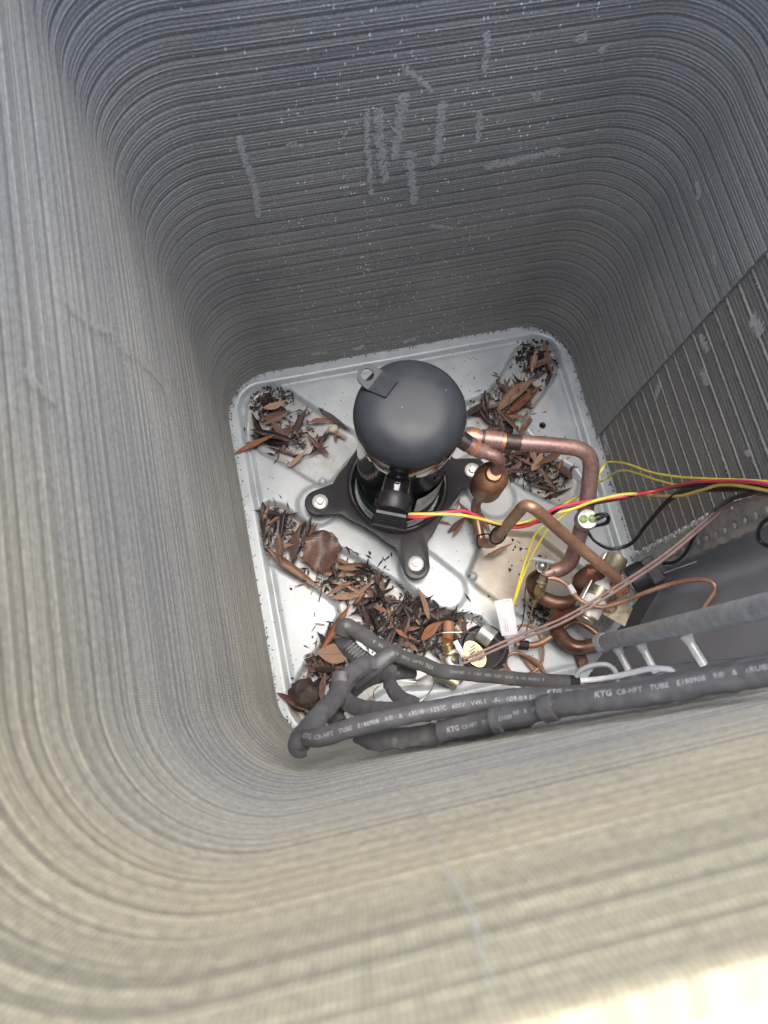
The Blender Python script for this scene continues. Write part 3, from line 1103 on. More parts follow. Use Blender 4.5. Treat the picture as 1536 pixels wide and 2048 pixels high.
cpn = thing("corner_panel", (.28, -.23, -.003), "dark grey painted steel panel closing the front right corner behind the pipes", "panel")
wall_strip(mb, pa, pb, -.022, ZTOP, .0012)
put("panel_face", mb, M['panel'], cpn, smooth=False)
mb = MB()
wall_strip(mb, pb + Vector((.0006, 0)), pc, -.022, ZTOP, .0012)
put("panel_flange", mb, M['panel'], cpn, smooth=False)
mb = MB()
mb.add([(.345, -.160, -.022), (.160, -.325, -.022), (.160, -.370, -.022), (.250, -.370, -.022), (.400, -.225, -.022), (.400, -.160, -.022)], [(5, 4, 3, 2, 1, 0)])
put("panel_foot", mb, M['plate'], cpn, smooth=False)
mb = MB()
tube(mb, [(pb.x - .0004, pb.y + .0006, .0), (pb.x - .0004, pb.y + .0006, ZTOP)], .0011, 8)
put("folded_edge", mb, M['panel'], cpn)
mb = MB()
wall_strip(mb, Vector((.352, -.140)), Vector((.3745, -.190)), -.022, ZTOP, .0012)
put("panel_flange", mb, M['panel'], cpn, smooth=False)

# ------------------------------------------------------------------ compressor
CX, CY = -.055, .060
comp = thing("scroll_compressor", (CX, CY, 0), "black scroll compressor with a matt domed top standing on the pan", "compressor")
mb = MB()
prof = [(.0722, .336), (.0728, .340)]
for i in range(0, 25):
    a = i / 24 * math.pi / 2
    prof.append((.0732 * max(0, math.cos(a)) ** .50, .342 + .034 * math.sin(a) ** 1.1))
revolve(mb, prof, (CX, CY, 0), 72)
put("dome_cap", mb, M['dome'], comp, angle=50)
mb = MB()
revolve(mb, [(.062, .018), (.0685, .030), (.0690, .060), (.0690, .286), (.0706, .289), (.0712, .292), (.0712, .334), (.070, .338)], (CX, CY, 0), 72)
body = put("body", mb, M['gloss'], comp, angle=50)
mb = MB()
revolve(mb, [(.0722, .3335), (.0738, .3365), (.0728, .3395)], (CX, CY, 0), 72, caps=False)
put("weld_seam", mb, M['gloss'], comp)
for (a_, z_) in ((-118, .235), (-62, .235), (150, .23)):
    mb = MB()
    d_ = Vector((math.cos(R(a_)), math.sin(R(a_)), 0))
    revolve(mb, [(.0055, -.001), (.005, .0006), (.002, .0012), (0, .0004)], Vector((CX, CY, z_)) + d_ * .0688, 18, d_)
    put("plug_weld", mb, M['gloss'], comp)

# mounting plate: a star of four feet with a raised collar
FEET = [Vector((-0.1908, 0.0565, 0.0360)), Vector((-0.0552, -0.0808, 0.0360)), Vector((0.0769, 0.0588, 0.0360))]
FEET.append(FEET[0] + FEET[2] - FEET[1])
cen = Vector((CX, CY, 0))


def star(scale=1.0):
    pts = []
    fa = sorted([(math.atan2(f.y - CY, f.x - CX), (f.xy - cen.xy).length) for f in FEET])
    for i, (a, d) in enumerate(fa):
        d += .004
        u = Vector((math.cos(a), math.sin(a)))
        v = Vector((-u.y, u.x))
        fc = cen.xy + u * d
        pts.append(cen.xy + u * .094 - v * .043)
        pts.append(cen.xy + u * .108 - v * .0275)
        for k in range(9):
            b = R(-75 + 150 * k / 8)
            pts.append(fc + (u * math.cos(b) + v * math.sin(b)) * .0225)
        pts.append(cen.xy + u * .108 + v * .0275)
        pts.append(cen.xy + u * .094 + v * .043)
        a2 = fa[(i + 1) % 4][0] + (2 * math.pi if i == 3 else 0)
        am = (a + a2) / 2
        for k in (-1, 0, 1):
            b = am + k * .17
            pts.append(cen.xy + Vector((math.cos(b), math.sin(b))) * (.0945 if k == 0 else .0955))
    return pts


mb = MB()
outl = star()
n_ = len(outl)
zt, zb = .0325, .0275
rings = []
vs = []
for sc_, z_ in ((1.0, zb), (1.0, zt - .0014), (.992, zt - .0003), (.985, zt)):
    vs += [(CX + (p.x - CX) * sc_, CY + (p.y - CY) * sc_, z_) for p in outl]
for r_, z_ in ((.088, zt), (.0865, zt + .0015), (.085, .039), (.0825, .041), (.080, .0405), (.0775, .034), (.074, .022)):
    for p in outl:
        q = (p - cen.xy).normalized()
        vs.append((CX + q.x * r_, CY + q.y * r_, z_))
fs = []
for j in range(10):
    for k in range(n_):
        k2 = (k + 1) % n_
        fs.append((j * n_ + k, j * n_ + k2, (j + 1) * n_ + k2, (j + 1) * n_ + k))
mb.add(vs, fs)
base_plate = put("mounting_plate", mb, M['plate'], comp, angle=50)
hexp = [(math.cos(R(60 * k)), math.sin(R(60 * k))) for k in range(6)]
for f in FEET:
    bolt = MB()
    tilt = Vector((rng.uniform(-.06, .06), rng.uniform(-.06, .06), 1))
    revolve(bolt, [(.004, -.03), (.004, .004)], (f.x, f.y, zt), 16)
    bo = put("mounting_bolt", bolt, M['zinc'], comp)
    mb = MB()
    revolve(mb, [(.0128, .0008), (.0132, .0012), (.0132, .0026), (.0124, .0032), (.006, .0034)], (f.x, f.y, zt), 32, tilt)
    put("washer", mb, M['zinc'], bo)
    mb = MB()
    rad = .0068
    revolve(mb, [(rad, .0034), (rad, .0078), (rad * .86, .0088), (0, .0088)], (f.x, f.y, zt), 6, tilt)
    put("hex_head", mb, M['zinc'], bo, smooth=False)
    mb = MB()
    fo = Vector((f.x, f.y, 0)) + Vector((f.x - CX, f.y - CY, 0)).normalized() * .002
    revolve(mb, [(.017, 0), (.018, .006), (.0145, .012), (.015, .0195), (.0175, .0265)], (fo.x + .0, fo.y, .0), 24)
    revolve(mb, [(.0155, .0002), (.0155, .0006), (.0145, .0010)], (f.x + .002, f.y - .0035, zt), 24)
    put("rubber_grommet", mb, M['rubber'], comp)

# lifting lug welded on the back left of the dome
lo_ = Vector((-.1020, .1105, 0))
U_ = (lo_ - Vector((CX, CY, 0))).normalized()
V_ = Vector((-U_.y, U_.x, 0))


def dome_z(r):
    c = (min(r, .0731) / .0732) ** (1 / .50)
    return .342 + .034 * (1 - c * c) ** .55


rp_ = .0435
padc = Vector((CX, CY, 0)) + U_ * rp_ + Vector((0, 0, dome_z(rp_)))
s2 = (U_ + Vector((0, 0, (dome_z(rp_ + .008) - dome_z(rp_ - .008)) / .016))).normalized()
W3 = s2.cross(V_).normalized()
if W3.z < 0:
    W3 = -W3
mb = MB()
prism(mb, [(-.012, -.0140), (-.0135, -.0128), (-.0135, .0128), (-.012, .0140), (.0125, .0160), (.0135, .0160), (.0135, -.0160), (.0125, -.0160)], None, padc - W3 * .003, s2, V_, W3, .0056)
lug = put("lifting_lug", mb, M['dome'], comp, smooth=False)
for dx, dy in ((.004, -.009), (-.004, .0), (.004, .009)):
    mb = MB()
    revolve(mb, [(.0022, 0), (.0018, .0007), (0, .0009)], padc + s2 * dx + V_ * dy + W3 * .0026, 10, W3)
    put("spot_weld", mb, M['dome'], lug)
slope = (U_ + Vector((0, 0, .12))).normalized()
Wn = slope.cross(V_).normalized()
if Wn.z < 0:
    Wn = -Wn
outl, hole = [], []
for k in range(32):
    a = 2 * math.pi * k / 32
    ca, sa = math.cos(a), math.sin(a)
    if ca > 0:
        outl.append((.0115 + .0135 * ca, .0150 * sa))
    else:
        q = min(1, -ca * 1.6)
        outl.append((.0115 - .0135 * q, (.0160 if sa > 0 else -.0160) if abs(sa) > .35 else .0160 * sa / .35))
    hole.append((.0125 + .0082 * ca, .0082 * sa))
mb = MB()
prism(mb, outl, hole, padc + s2 * .0125 + W3 * -.0004, slope, V_, Wn, .003)
put("lug_eye", mb, M['dome'], lug, smooth=False)

# terminal: neck, moulded plug and cable outlet on the front of the body
ta = R(-113)
td = Vector((math.cos(ta), math.sin(ta), 0))
ts = Vector((-td.y, td.x, 0))
tz = Vector((0, 0, 1))
tc_ = Vector((CX, CY, .262)) + td * .066
mb = MB()
revolve(mb, [(.0185, 0), (.0185, .022), (.0175, .024)], tc_, 28, td)
neck = put("terminal_neck", mb, M['gloss'], comp)
mb = MB()
revolve(mb, [(.0205, .020), (.0212, .022), (.0212, .040), (.0200, .043)], tc_, 28, td)
put("plug_collar", mb, M['plastic'], neck)
mb = MB()
tn = (td * .80 + tz * .60).normalized()
tu = (tz * .80 - td * .60).normalized()
pcn = tc_ + td * .046 - tz * .012
box(mb, pcn, ts * .0228, tn * .0065, tu * .0165, .0025)
plug = put("terminal_plug", mb, M['plastic'], comp, smooth=False)
mb = MB()
box(mb, pcn + tn * .0066 + tu * .007, ts * .0205, tn * .0004, tu * .0022)
put("grey_strip", mb, M['ink_grey'], plug, smooth=False)
mb = MB()
for q in (.001, -.004, -.009):
    box(mb, pcn + tn * .0066 + tu * q - ts * .002, ts * .015, tn * .0007, tu * .0006)
put("moulded_rib", mb, M['plastic'], plug, smooth=False)
# dark green band low on the body
mb = MB()
revolve(mb, [(.0696, .048), (.0704, .049), (.0704, .088), (.0696, .089)], (CX, CY, 0), 72, caps=False)
put("crankcase_band", mb, M['green'], comp)
# rating label wrapped on the body
mb = MB()
vs, fs = [], []
a0, a1, z0, z1 = -84, -28, .088, .172
for i in range(13):
    a = R(a0 + (a1 - a0) * i / 12)
    for z_ in (z0, z1):
        vs.append((CX + .0696 * math.cos(a), CY + .0696 * math.sin(a), z_))
for i in range(12):
    fs.append((2 * i, 2 * i + 2, 2 * i + 3, 2 * i + 1))
mb.add(vs, fs)
lab = put("rating_label", mb, M['paper'], comp)
mb = MB()


def lab_bar(mb, aa, ab, za, zb_):
    vs = []
    for a in (aa, ab):
        for z_ in (za, zb_):
            vs.append((CX + .0698 * math.cos(R(a)), CY + .0698 * math.sin(R(a)), z_))
    mb.add(vs, [(0, 2, 3, 1)])


aq = -52
while aq < -34:
    wq = rng.choice((.25, .4, .7))
    lab_bar(mb, aq, aq + wq, .143, .164)
    aq += wq + rng.choice((.25, .4, .6))
for q in range(5):
    aq = -75
    while aq < -56:
        wq = rng.uniform(.8, 2.5)
        lab_bar(mb, aq, aq + wq, .158 - q * .008, .1605 - q * .008)
        aq += wq + .6
for q in range(2):
    aq = -52
    while aq < -34:
        wq = rng.uniform(.8, 1.8)
        lab_bar(mb, aq, aq + wq, .124 - q * .012, .1285 - q * .012)
        aq += wq + .5
put("label_print", mb, M['ink'], lab, smooth=False)

# ------------------------------------------------------------------ copper pipework
suct = thing("suction_pipe", (.12, .0, .0), "thick purple-tinted copper pipe bending from the compressor round the right side down to the pan", "pipe")
mb = MB()
tube(mb, fillet([(0.1054, 0.0247, 0.2430), (0.1470, 0.0131, 0.2430), (0.2071, -0.0058, 0.2400), (0.1908, -0.0863, 0.1850), (0.1691, -0.1485, 0.1100), (0.1241, -0.1494, 0.1000)], .045, 8), .0118, 20)
put("pipe", mb, M['copper_purple'], suct)
mb = MB()
tube(mb, [(0.0780, 0.0333, 0.2430), (0.1068, 0.0244, 0.2430)], .0118, 20)
put("scorched_length", mb, M['copper_black'], suct, label="blackened length of the thick pipe by the joint")
mb = MB()
tube(mb, [(0.0305, 0.0508, 0.2430), (0.0505, 0.0420, 0.2430), (0.0794, 0.0331, 0.2430)], .0136, 20)
sleeve_ = put("brazed_socket", mb, M['copper_purple'], suct)
mb = MB()
tube(mb, spline([(0.0361, 0.0496, 0.2430), (0.0467, 0.0444, 0.2430)], 3), .0139, 20)
tube(mb, spline([(0.0799, 0.0322, 0.2430), (0.0846, 0.0304, 0.2430)], 2), .0126, 20)
put("bright_braze", mb, M['copper_bright'], sleeve_)
mb = MB()
tube(mb, spline([(0.0519, 0.0417, 0.2430), (0.0560, 0.0401, 0.2430)], 2), .0143, 20)
put("pipe_bead", mb, M['copper_black'], sleeve_)

disch = thing("discharge_pipe", (.07, -.03, .0), "brown copper pipe with a fat muffler, looping up and across to the valve", "pipe")
m0 = Vector((0.0654, -0.0036, 0.2000))
mb = MB()
p1 = [(0.0227, 0.0396, 0.2520), (0.0628, 0.0127, 0.2360), (m0.x, m0.y, .218)]
tube(mb, fillet([(0.0475, 0.0241, 0.2430), (0.0748, 0.0088, 0.2380), (m0.x + .002, m0.y, .195)], .02, 8), .0092, 18)
put("neck_pipe", mb, M['copper_purple'], disch)
mb = MB()
tube(mb, [(0.0171, 0.0476, 0.2540), (0.0315, 0.0355, 0.2500), (0.0516, 0.0217, 0.2410)], .0122, 18)
sk = put("brazed_socket", mb, M['copper_purple'], disch)
mb = MB()
tube(mb, [(0.0171, 0.0476, 0.2540), (0.0315, 0.0349, 0.2495)], .0127, 18)
put("scorched_braze", mb, M['copper_black'], sk)
mb = MB()
tube(mb, [(0.0352, 0.0321, 0.2490), (0.0408, 0.0290, 0.2460)], .0127, 18)
put("bright_braze", mb, M['copper_bright'], sk)
mb = MB()
prof = [(.006, .128), (.012, .131), (.0225, .137), (.0255, .142), (.0255, .188), (.0257, .1895), (.0254, .191), (.0240, .1965), (.0210, .2005), (.0165, .2035), (.0125, .2055), (.0105, .212)]
revolve(mb, prof, (m0.x, m0.y, 0), 40)
put("muffler", mb, M['muffler'], disch, angle=32)
b0 = Vector((0.0755, -0.0748, 0.0500))
mb = MB()
top = (b0.x, b0.y, .300)
tube(mb, fillet([(m0.x, m0.y, .135), (m0.x, m0.y, .030), (b0.x - .012, b0.y + .008, .022), (b0.x, b0.y, .04), top, (0.1517, -0.1297, 0.2150), (0.2275, -0.1899, 0.1500), (0.2209, -0.2051, 0.1100)], .030, 8), .0085, 18)
put("pipe", mb, M['copper'], disch)

# reversing valve
va, vb = Vector((0.2470, -0.1478, 0.1180)), Vector((0.1658, -0.2343, 0.1180))
vax = (vb - va).normalized()
vlen = (vb - va).length
rv = thing("reversing_valve", tuple((va + vb) / 2 * 1.0), "dull brass reversing valve with white stickers and a black solenoid, before the grey panel", "valve")
mb = MB()
revolve(mb, [(.012, 0), (.0165, .002), (.0172, .006), (.0172, vlen * .30), (.0178, vlen * .31), (.0178, vlen * .33), (.0172, vlen * .34), (.0172, vlen * .93), (.0162, vlen * .955), (.0145, vlen * .965), (.0145, vlen * .985), (.013, vlen)], va, 32, vax)
put("valve_body", mb, M['brass_dull'], rv, angle=35)
vs1 = vax.cross(Vector((0, 0, 1))).normalized()


def wrap_label(mb, c, ax, r, h0, h1, a0, a1):
    ax = ax.normalized()
    u = Vector((0, 0, 1)) - ax * ax.z
    u.normalize()
    v = ax.cross(u)
    vs, fs = [], []
    for i in range(11):
        a = R(a0 + (a1 - a0) * i / 10)
        d = u * math.cos(a) + v * math.sin(a)
        vs += [c + ax * h0 + d * r, c + ax * h1 + d * r]
    for i in range(10):
        fs.append((2 * i, 2 * i + 1, 2 * i + 3, 2 * i + 2))
    mb.add(vs, fs)


mb = MB()
wrap_label(mb, va, vax, .0175, vlen * .36, vlen * .52, -75, 55)
wrap_label(mb, va, vax, .0175, vlen * .66, vlen * .92, -70, 75)
put("white_sticker", mb, M['paper'], rv)
mb = MB()
sx = (Vector((.70, -.60, 0))).normalized()
box(mb, (va + vb) / 2 - sx * .021 + Vector((0, 0, .004)) - vax * .004, vax * .046, sx * .0012, Vector((0, 0, .009)), .0008)
put("bracket", mb, M['silver'], rv, smooth=False)
sc0 = Vector((0.2135, -0.2009, 0.1250))
sdv = (Vector((0.2746, -0.1843, 0.1500)) - sc0).normalized()
mb = MB()
revolve(mb, [(.010, .0), (.010, .030)], sc0, 20, sdv)
sol = put("solenoid_stem", mb, M['steel'], rv)
mb = MB()
for q in range(6):
    revolve(mb, [(.0135, .007 + q * .0036), (.0145, .0085 + q * .0036), (.0135, .010 + q * .0036)], sc0, 20, sdv, caps=False)
put("spring_washer", mb, M['copper_bright'], sol)
mb = MB()
revolve(mb, [(.019, .031), (.0195, .033), (.0195, .035), (.0175, .036)], sc0, 28, sdv)
put("steel_ring", mb, M['steel'], sol)
mb = MB()
revolve(mb, [(.0205, .036), (.0225, .038), (.0225, .060), (.0205, .063), (.011, .064)], sc0, 32, sdv)
put("solenoid_coil", mb, M['plastic'], rv)
mb = MB()
sside = sdv.cross(Vector((0, 0, 1))).normalized()
sup = sside.cross(sdv)
box(mb, sc0 + sdv * .072, sside * .021, sdv * .010, sup * .017, .003)
box(mb, sc0 + sdv * .083, sside * .012, sdv * .006, sup * .009, .002)
sp_ = put("solenoid_plug", mb, M['plastic'], rv, smooth=False)
mb = MB()
for q in range(-3, 4):
    box(mb, sc0 + sdv * .072 + sside * q * .0052 + sup * .0172, sside * .0011, sdv * .009, sup * .0012)
put("plug_rib", mb, M['plastic'], sp_, smooth=False)
mb = MB()
pl_ = sc0 + sdv * .026 - sup * .004
tt = sside
box(mb, Vector((0.2337, -0.2285, 0.0850)), Vector((.018, -.016, 0)) * .8, Vector((.012, .014, 0)) * .9, Vector((0, 0, .0012)))
put("mounting_tab", mb, M['brass_dull'], rv, smooth=False)
# pilot tubes
mb = MB()
tube(mb, spline([(0.1935, -0.2050, 0.1280), (0.1928, -0.2123, 0.1260), (0.1973, -0.2203, 0.1200), (0.2129, -0.2289, 0.1120), (0.2211, -0.2247, 0.1150), (0.2162, -0.2167, 0.1220)], 8), .0024, 10)
put("pilot_tube", mb, M['copper'], rv)
mb = MB()
tube(mb, spline([(0.1926, -0.2024, 0.1330), (0.1893, -0.2076, 0.1310), (0.1967, -0.2168, 0.1180)], 8), .0027, 10)
put("pilot_tube", mb, M['brass'], rv)

# pipes under and beside the valve
vp = thing("valve_pipe", (0.1765, -0.1826, 0.0000), "dark copper pipe curving from the service fitting into the valve", "pipe", "dark copper pipes under the reversing valve")
mb = MB()
tube(mb, fillet([(0.1308, -0.1492, 0.1000), (0.1136, -0.1519, 0.0800), (0.1207, -0.1751, 0.0600), (0.1545, -0.1988, 0.0600), (0.1890, -0.1973, 0.0800), (0.2092, -0.1851, 0.1000)], .03, 8), .0115, 18)
put("pipe", mb, M['copper_dark'], vp)
up = thing("elbow_pipe", (0.2229, -0.1617, 0.0000), "short red-brown copper elbow standing just left of the valve", "pipe", "dark copper pipes under the reversing valve")
mb = MB()
tube(mb, fillet([(0.2004, -0.1915, 0.0450), (0.1788, -0.1715, 0.1150), (0.1964, -0.1631, 0.1280), (0.2175, -0.1801, 0.1180)], .02, 8), .0130, 18)
put("pipe", mb, M['copper_dark'], up)
mb = MB()
tube(mb, [(0.1879, -0.1638, 0.1240), (0.1978, -0.1662, 0.1260)], .0136, 18)
put("socket", mb, M['copper_red'], up)
lp = thing("manifold_pipe", (0.1651, -0.2532, 0.0000), "copper pipe sweeping from under the valve into the grey pipe collar", "pipe", "dark copper pipes under the reversing valve")
mb = MB()
tube(mb, fillet([(0.1991, -0.2080, 0.0950), (0.1648, -0.2163, 0.0650), (0.1391, -0.2243, 0.0380), (0.1649, -0.2717, 0.0260), (0.2089, -0.2718, 0.0450)], .028, 9), .0118, 18)
put("pipe", mb, M['copper_dark'], lp)
mb = MB()
tube(mb, spline([(0.1560, -0.2149, 0.0620), (0.1477, -0.2208, 0.0500), (0.1421, -0.2268, 0.0400)], 4), .0124, 18)
put("red_elbow", mb, M['copper_red'], lp)
liq = thing("liquid_pipe", (0.1425, -0.2399, 0.0000), "thin copper pipe with a black rubber sleeve running behind the sweeping pipe", "pipe")
mb = MB()
tube(mb, fillet([(0.0739, -0.2427, 0.0300), (0.1073, -0.2530, 0.0280), (0.1457, -0.2411, 0.0250), (0.1810, -0.2253, 0.0260), (0.1976, -0.2374, 0.0280), (0.2233, -0.2707, 0.0320)], .015, 7), .0052, 14)
put("pipe", mb, M['copper'], liq)
mb = MB()
tube(mb, [(0.0801, -0.2448, 0.0300), (0.0944, -0.2494, 0.0290)], .0078, 16)
put("rubber_sleeve", mb, M['rubber'], liq)

# grey manifold at the end of the front coil
mx0 = Vector((0.2084, -0.2705, 0.0500))
man = thing("coil_manifold", (mx0.x, mx0.y, .05), "upright grey painted header pipe with three pale stubs and a flared collar", "pipe")
mb = MB()
revolve(mb, [(.0120, .043), (.0128, .06), (.0128, 1.0)], (mx0.x, mx0.y, 0), 28)
put("header_pipe", mb, M['manifold'], man)
mb = MB()
revolve(mb, [(.0155, .040), (.0162, .043), (.0162, .049), (.0140, .0535), (.0135, .066)], (mx0.x, mx0.y, 0), 28)
put("collar", mb, M['manifold_collar'], man)
for px, py, ex, ey in ((1232, 1283, 1254, 1347), (1276, 1270, 1308, 1344), (1362, 1240, 1408, 1330)):
    pass
STUB = [(.100, (0.2195, -0.3264, 0.1000)), (.190, (0.2208, -0.3259, 0.1900)), (.330, (0.2226, -0.3219, 0.3300))]
for z_, e in STUB:
    st = MB()
    c_ = Vector((mx0.x, mx0.y, z_))
    e_ = Vector(e)
    dd = (e_ - c_).normalized()
    tube(st, [c_ + dd * .010, c_ + dd * .030, e_], .0054, 14)
    so = put("stub_tube", st, M['silver'], man)
    mb = MB()
    vs, fs = [], []
    for i in range(9):
        a = R(-80 + 160 * i / 8)
        sdx = Vector((-dd.y, dd.x, 0))
        for j, h in enumerate((-.008, -.003, .003, .008)):
            ww = .0132 + .0008 * mnoise.noise(Vector((i, j, z_ * 40)))
            hh = h * (1 if abs(i - 4) < 3 else .35)
            base_ = c_ + (dd * math.cos(a) + sdx * math.sin(a)) * ww + Vector((0, 0, hh))
            vs.append(base_)
    for i in range(8):
        for j in range(3):
            fs.append((i * 4 + j, i * 4 + j + 1, i * 4 + j + 5, i * 4 + j + 4))
    mb.add(vs, fs)
    revolve(mb, [(.0085, .012), (.0070, .018), (.0058, .024)], c_, 14, dd, caps=False)
    put("solder_saddle", mb, M['manifold_collar'], so)

# thin charging tube to the brass flare behind the manifold
ch = thing("charging_tube", (0.2857, -0.2158, 0.1000), "thin brown copper tube curving from the valve to a brass fitting on the grey panel", "tube")
mb = MB()
tube(mb, spline([(0.1292, -0.1587, 0.1200), (0.1390, -0.1619, 0.1220), (0.1487, -0.1700, 0.1250), (0.1551, -0.1815, 0.1300), (0.1594, -0.1991, 0.1380), (0.1709, -0.2126, 0.1460), (0.1875, -0.2207, 0.1520), (0.2141, -0.2197, 0.1650), (0.2477, -0.2148, 0.1900), (0.2750, -0.2128, 0.2150), (0.2994, -0.2178, 0.2450), (0.3076, -0.2275, 0.2550), (0.3056, -0.2377, 0.2520), (0.2917, -0.2539, 0.2400), (0.2815, -0.2686, 0.2300), (0.2847, -0.2838, 0.2220)], 8), .0036, 12)
put("tube", mb, M['copper'], ch)
fc_ = Vector((0.2860, -0.2883, 0.2220))
fd = Vector((.55, -.80, -.1)).normalized()
mb = MB()
revolve(mb, [(.006, -.006), (.0085, -.004), (.0085, .004), (.0105, .006), (.0105, .009), (.0075, .011)], fc_, 20, fd)
put("brass_flare", mb, M['brass'], ch, angle=30)
mb = MB()
tube(mb, [(0.1553, -0.1784, 0.1295), (0.1576, -0.1922, 0.1350)], .0046, 12)
put("clear_sleeve", mb, M['manifold_collar'], ch)

# service port with brass nut and capillary, at the end of the suction pipe
sv = thing("service_fitting", (0.1336, -0.1528, 0.0600), "brass flare nut and steel ball clip on the end of the suction pipe", "fitting")
mb = MB()
sa = Vector((0.1268, -0.1520, 0.1120))
se = Vector((0.1178, -0.1756, 0.0900))
sdir = (se - sa).normalized()
revolve(mb, [(.0065, 0), (.0065, .010), (.0085, .011), (.0085, .014), (.006, .015), (.006, .020)], sa, 18, sdir)
put("threaded_stem", mb, M['brass_dull'], sv, angle=30)
mb = MB()
revolve(mb, [(.0085, .018), (.0092, .0195), (.0092, .033), (.0075, .036), (.0045, .042)], sa, 6, sdir)
put("flare_nut", mb, M['brass'], sv, smooth=False)
mb = MB()
bc = Vector((0.1245, -0.1390, 0.1220))
prof = [(.0088 * math.sin(R(a)), -.0088 * math.cos(R(a))) for a in range(0, 181, 15)]
revolve(mb, prof, bc, 24)
revolve(mb, [(.0098, -.004), (.0104, -.003), (.0104, .001), (.0098, .002)], bc, 24, (.1, -.2, 1))
put("steel_ball_cap", mb, M['steel'], sv)
mb = MB()
tube(mb, [(0.1102, -0.1243, 0.1280), (0.1414, -0.1380, 0.1320)], .0035, 8, flat=.45)
put("pale_strap", mb, M['grey_wire'], sv)
mb = MB()
tube(mb, spline([(0.1158, -0.1455, 0.1240), (0.1230, -0.1521, 0.1260), (0.1343, -0.1576, 0.1260), (0.1423, -0.1542, 0.1240), (0.1399, -0.1502, 0.1220)], 6), .0011, 8)
tube(mb, spline([(0.1245, -0.1297, 0.1320), (0.1312, -0.1267, 0.1340), (0.1315, -0.1324, 0.1300)], 6), .0009, 8)
put("wire_clip", mb, M['steel'], sv)
cap = thing("capillary_tube", (0.1138, -0.2168, 0.0000), "hair-thin copper capillary tube running down from the brass nut and coiling on the pan", "tube")
mb = MB()
tube(mb, spline([se + sdir * .012, (0.1095, -0.1896, 0.0750), (0.1025, -0.2074, 0.0600), (0.0941, -0.2269, 0.0450), (0.0859, -0.2470, 0.0320)], 8), .0020, 10, rfun=lambda t, L: 1.5 - .8 * min(1, t * 2.5))
put("tube", mb, M['copper'], cap)
mb = MB()
tube(mb, spline([(0.0837, -0.2159, 0.0300), (0.0999, -0.2175, 0.0280), (0.1134, -0.2283, 0.0240), (0.1213, -0.2476, 0.0160), (0.1194, -0.2693, 0.0100), (0.1108, -0.2854, 0.0060), (0.0950, -0.2927, 0.0060), (0.0732, -0.2939, 0.0100)], 8), .0024, 10)
put("coil_loop", mb, M['copper'], cap)
mb = MB()
tube(mb, spline([(0.1200, -0.3038, 0.0040), (0.1062, -0.2829, 0.0100), (0.0899, -0.2649, 0.0160), (0.0748, -0.2560, 0.0180), (0.0608, -0.2587, 0.0160), (0.0552, -0.2704, 0.0120), (0.0602, -0.2853, 0.0100), (0.0753, -0.3105, 0.0040), (0.0849, -0.3207, 0.0020)], 8), .0024, 10)
put("coil_loop", mb, M['copper'], cap)
mb = MB()
tube(mb, spline([(0.0209, -0.2713, 0.0120), (0.0322, -0.2658, 0.0180), (0.0465, -0.2681, 0.0200), (0.0555, -0.2788, 0.0160), (0.0641, -0.2944, 0.0120)], 8), .0024, 10)
put("coil_loop", mb, M['copper'], cap)

# expansion valve lying at the front of the pan
ev = thing("expansion_valve", (-0.0075, -0.2498, 0.0000), "brass expansion valve with a black ring, cream oval label and white-capped end", "valve")
ec = Vector((0.0246, -0.2380, 0.0200))
mb = MB()
ax_ = Vector((-.28, .22, 1)).normalized()
revolve(mb, [(.034, -.030), (.038, -.024), (.038, .004), (.0365, .009), (.034, .010), (.033, .006), (.024, .005), (0, .006)], ec, 40, ax_)
put("black_cup", mb, M['plastic'], ev, angle=35)
mb = MB()
revolve(mb, [(.0368, .0095), (.0374, .0105), (.0366, .0115), (.0358, .0105), (.0368, .0095)], ec, 40, ax_, caps=False)
put("rim_ring", mb, M['steel'], ev)
oc = Vector((0.0026, -0.2449, 0.0500))
on = Vector((-.05, -.10, 1)).normalized()
ou = Vector((.42, -1, 0)).normalized()
ov = on.cross(ou)
mb = MB()
pts = []
for k in range(32):
    a = 2 * math.pi * k / 32
    pts.append((.0215 * math.cos(a), .0130 * math.sin(a)))
prism(mb, pts, None, oc, ou, ov, on, .0025)
ol = put("oval_label", mb, M['cream'], ev, smooth=False)
mb = MB()
prism(mb, [(p[0] * 1.07, p[1] * 1.1) for p in pts], None, oc - on * .014, ou, ov, on, .0138)
put("brass_head", mb, M['brass'], ev, smooth=False)
mb = MB()
for (u0, v0, lu, lv) in ((-.012, .004, .0008, .004), (-.008, .0, .0008, .006), (-.004, -.002, .0012, .005), (.003, .003, .0008, .005), (.007, -.003, .0008, .004), (.011, .002, .0008, .004), (-.001, .006, .003, .0006), (.005, -.007, .003, .0006)):
    box(mb, oc + ou * u0 + ov * v0 + on * .0026, ou * lu, ov * lv, on * .0002)
put("label_print", mb, M['ink'], ol, smooth=False)
mb = MB()
fa_ = Vector((-0.0308, -0.2499, 0.0200))
fdv = (Vector((-0.0342, -0.2160, 0.0260)) - fa_).normalized()
revolve(mb, [(.013, .0), (.013, .012), (.0150, .013), (.0150, .0165), (.0105, .017), (.0105, .028), (.0095, .029), (.0095, .034)], fa_, 28, fdv)
put("brass_union", mb, M['brass'], ev, angle=30)
mb = MB()
revolve(mb, [(.015, -.022), (.0165, -.018), (.0165, .0), (.0145, .004), (.0095, .005), (.009, .002), (0, .001)], Vector((-0.0261, -0.2457, 0.0300)), 28, Vector((.1, -.05, 1)))
put("white_end_cap", mb, M['paper_blue'], ev, angle=30)
mb = MB()
revolve(mb, [(.0088, .0020), (.0088, .0026), (0, .0026)], Vector((-0.0261, -0.2457, 0.0305)), 24, Vector((.1, -.05, 1)))
put("black_socket", mb, M['plastic'], ev)
mb = MB()
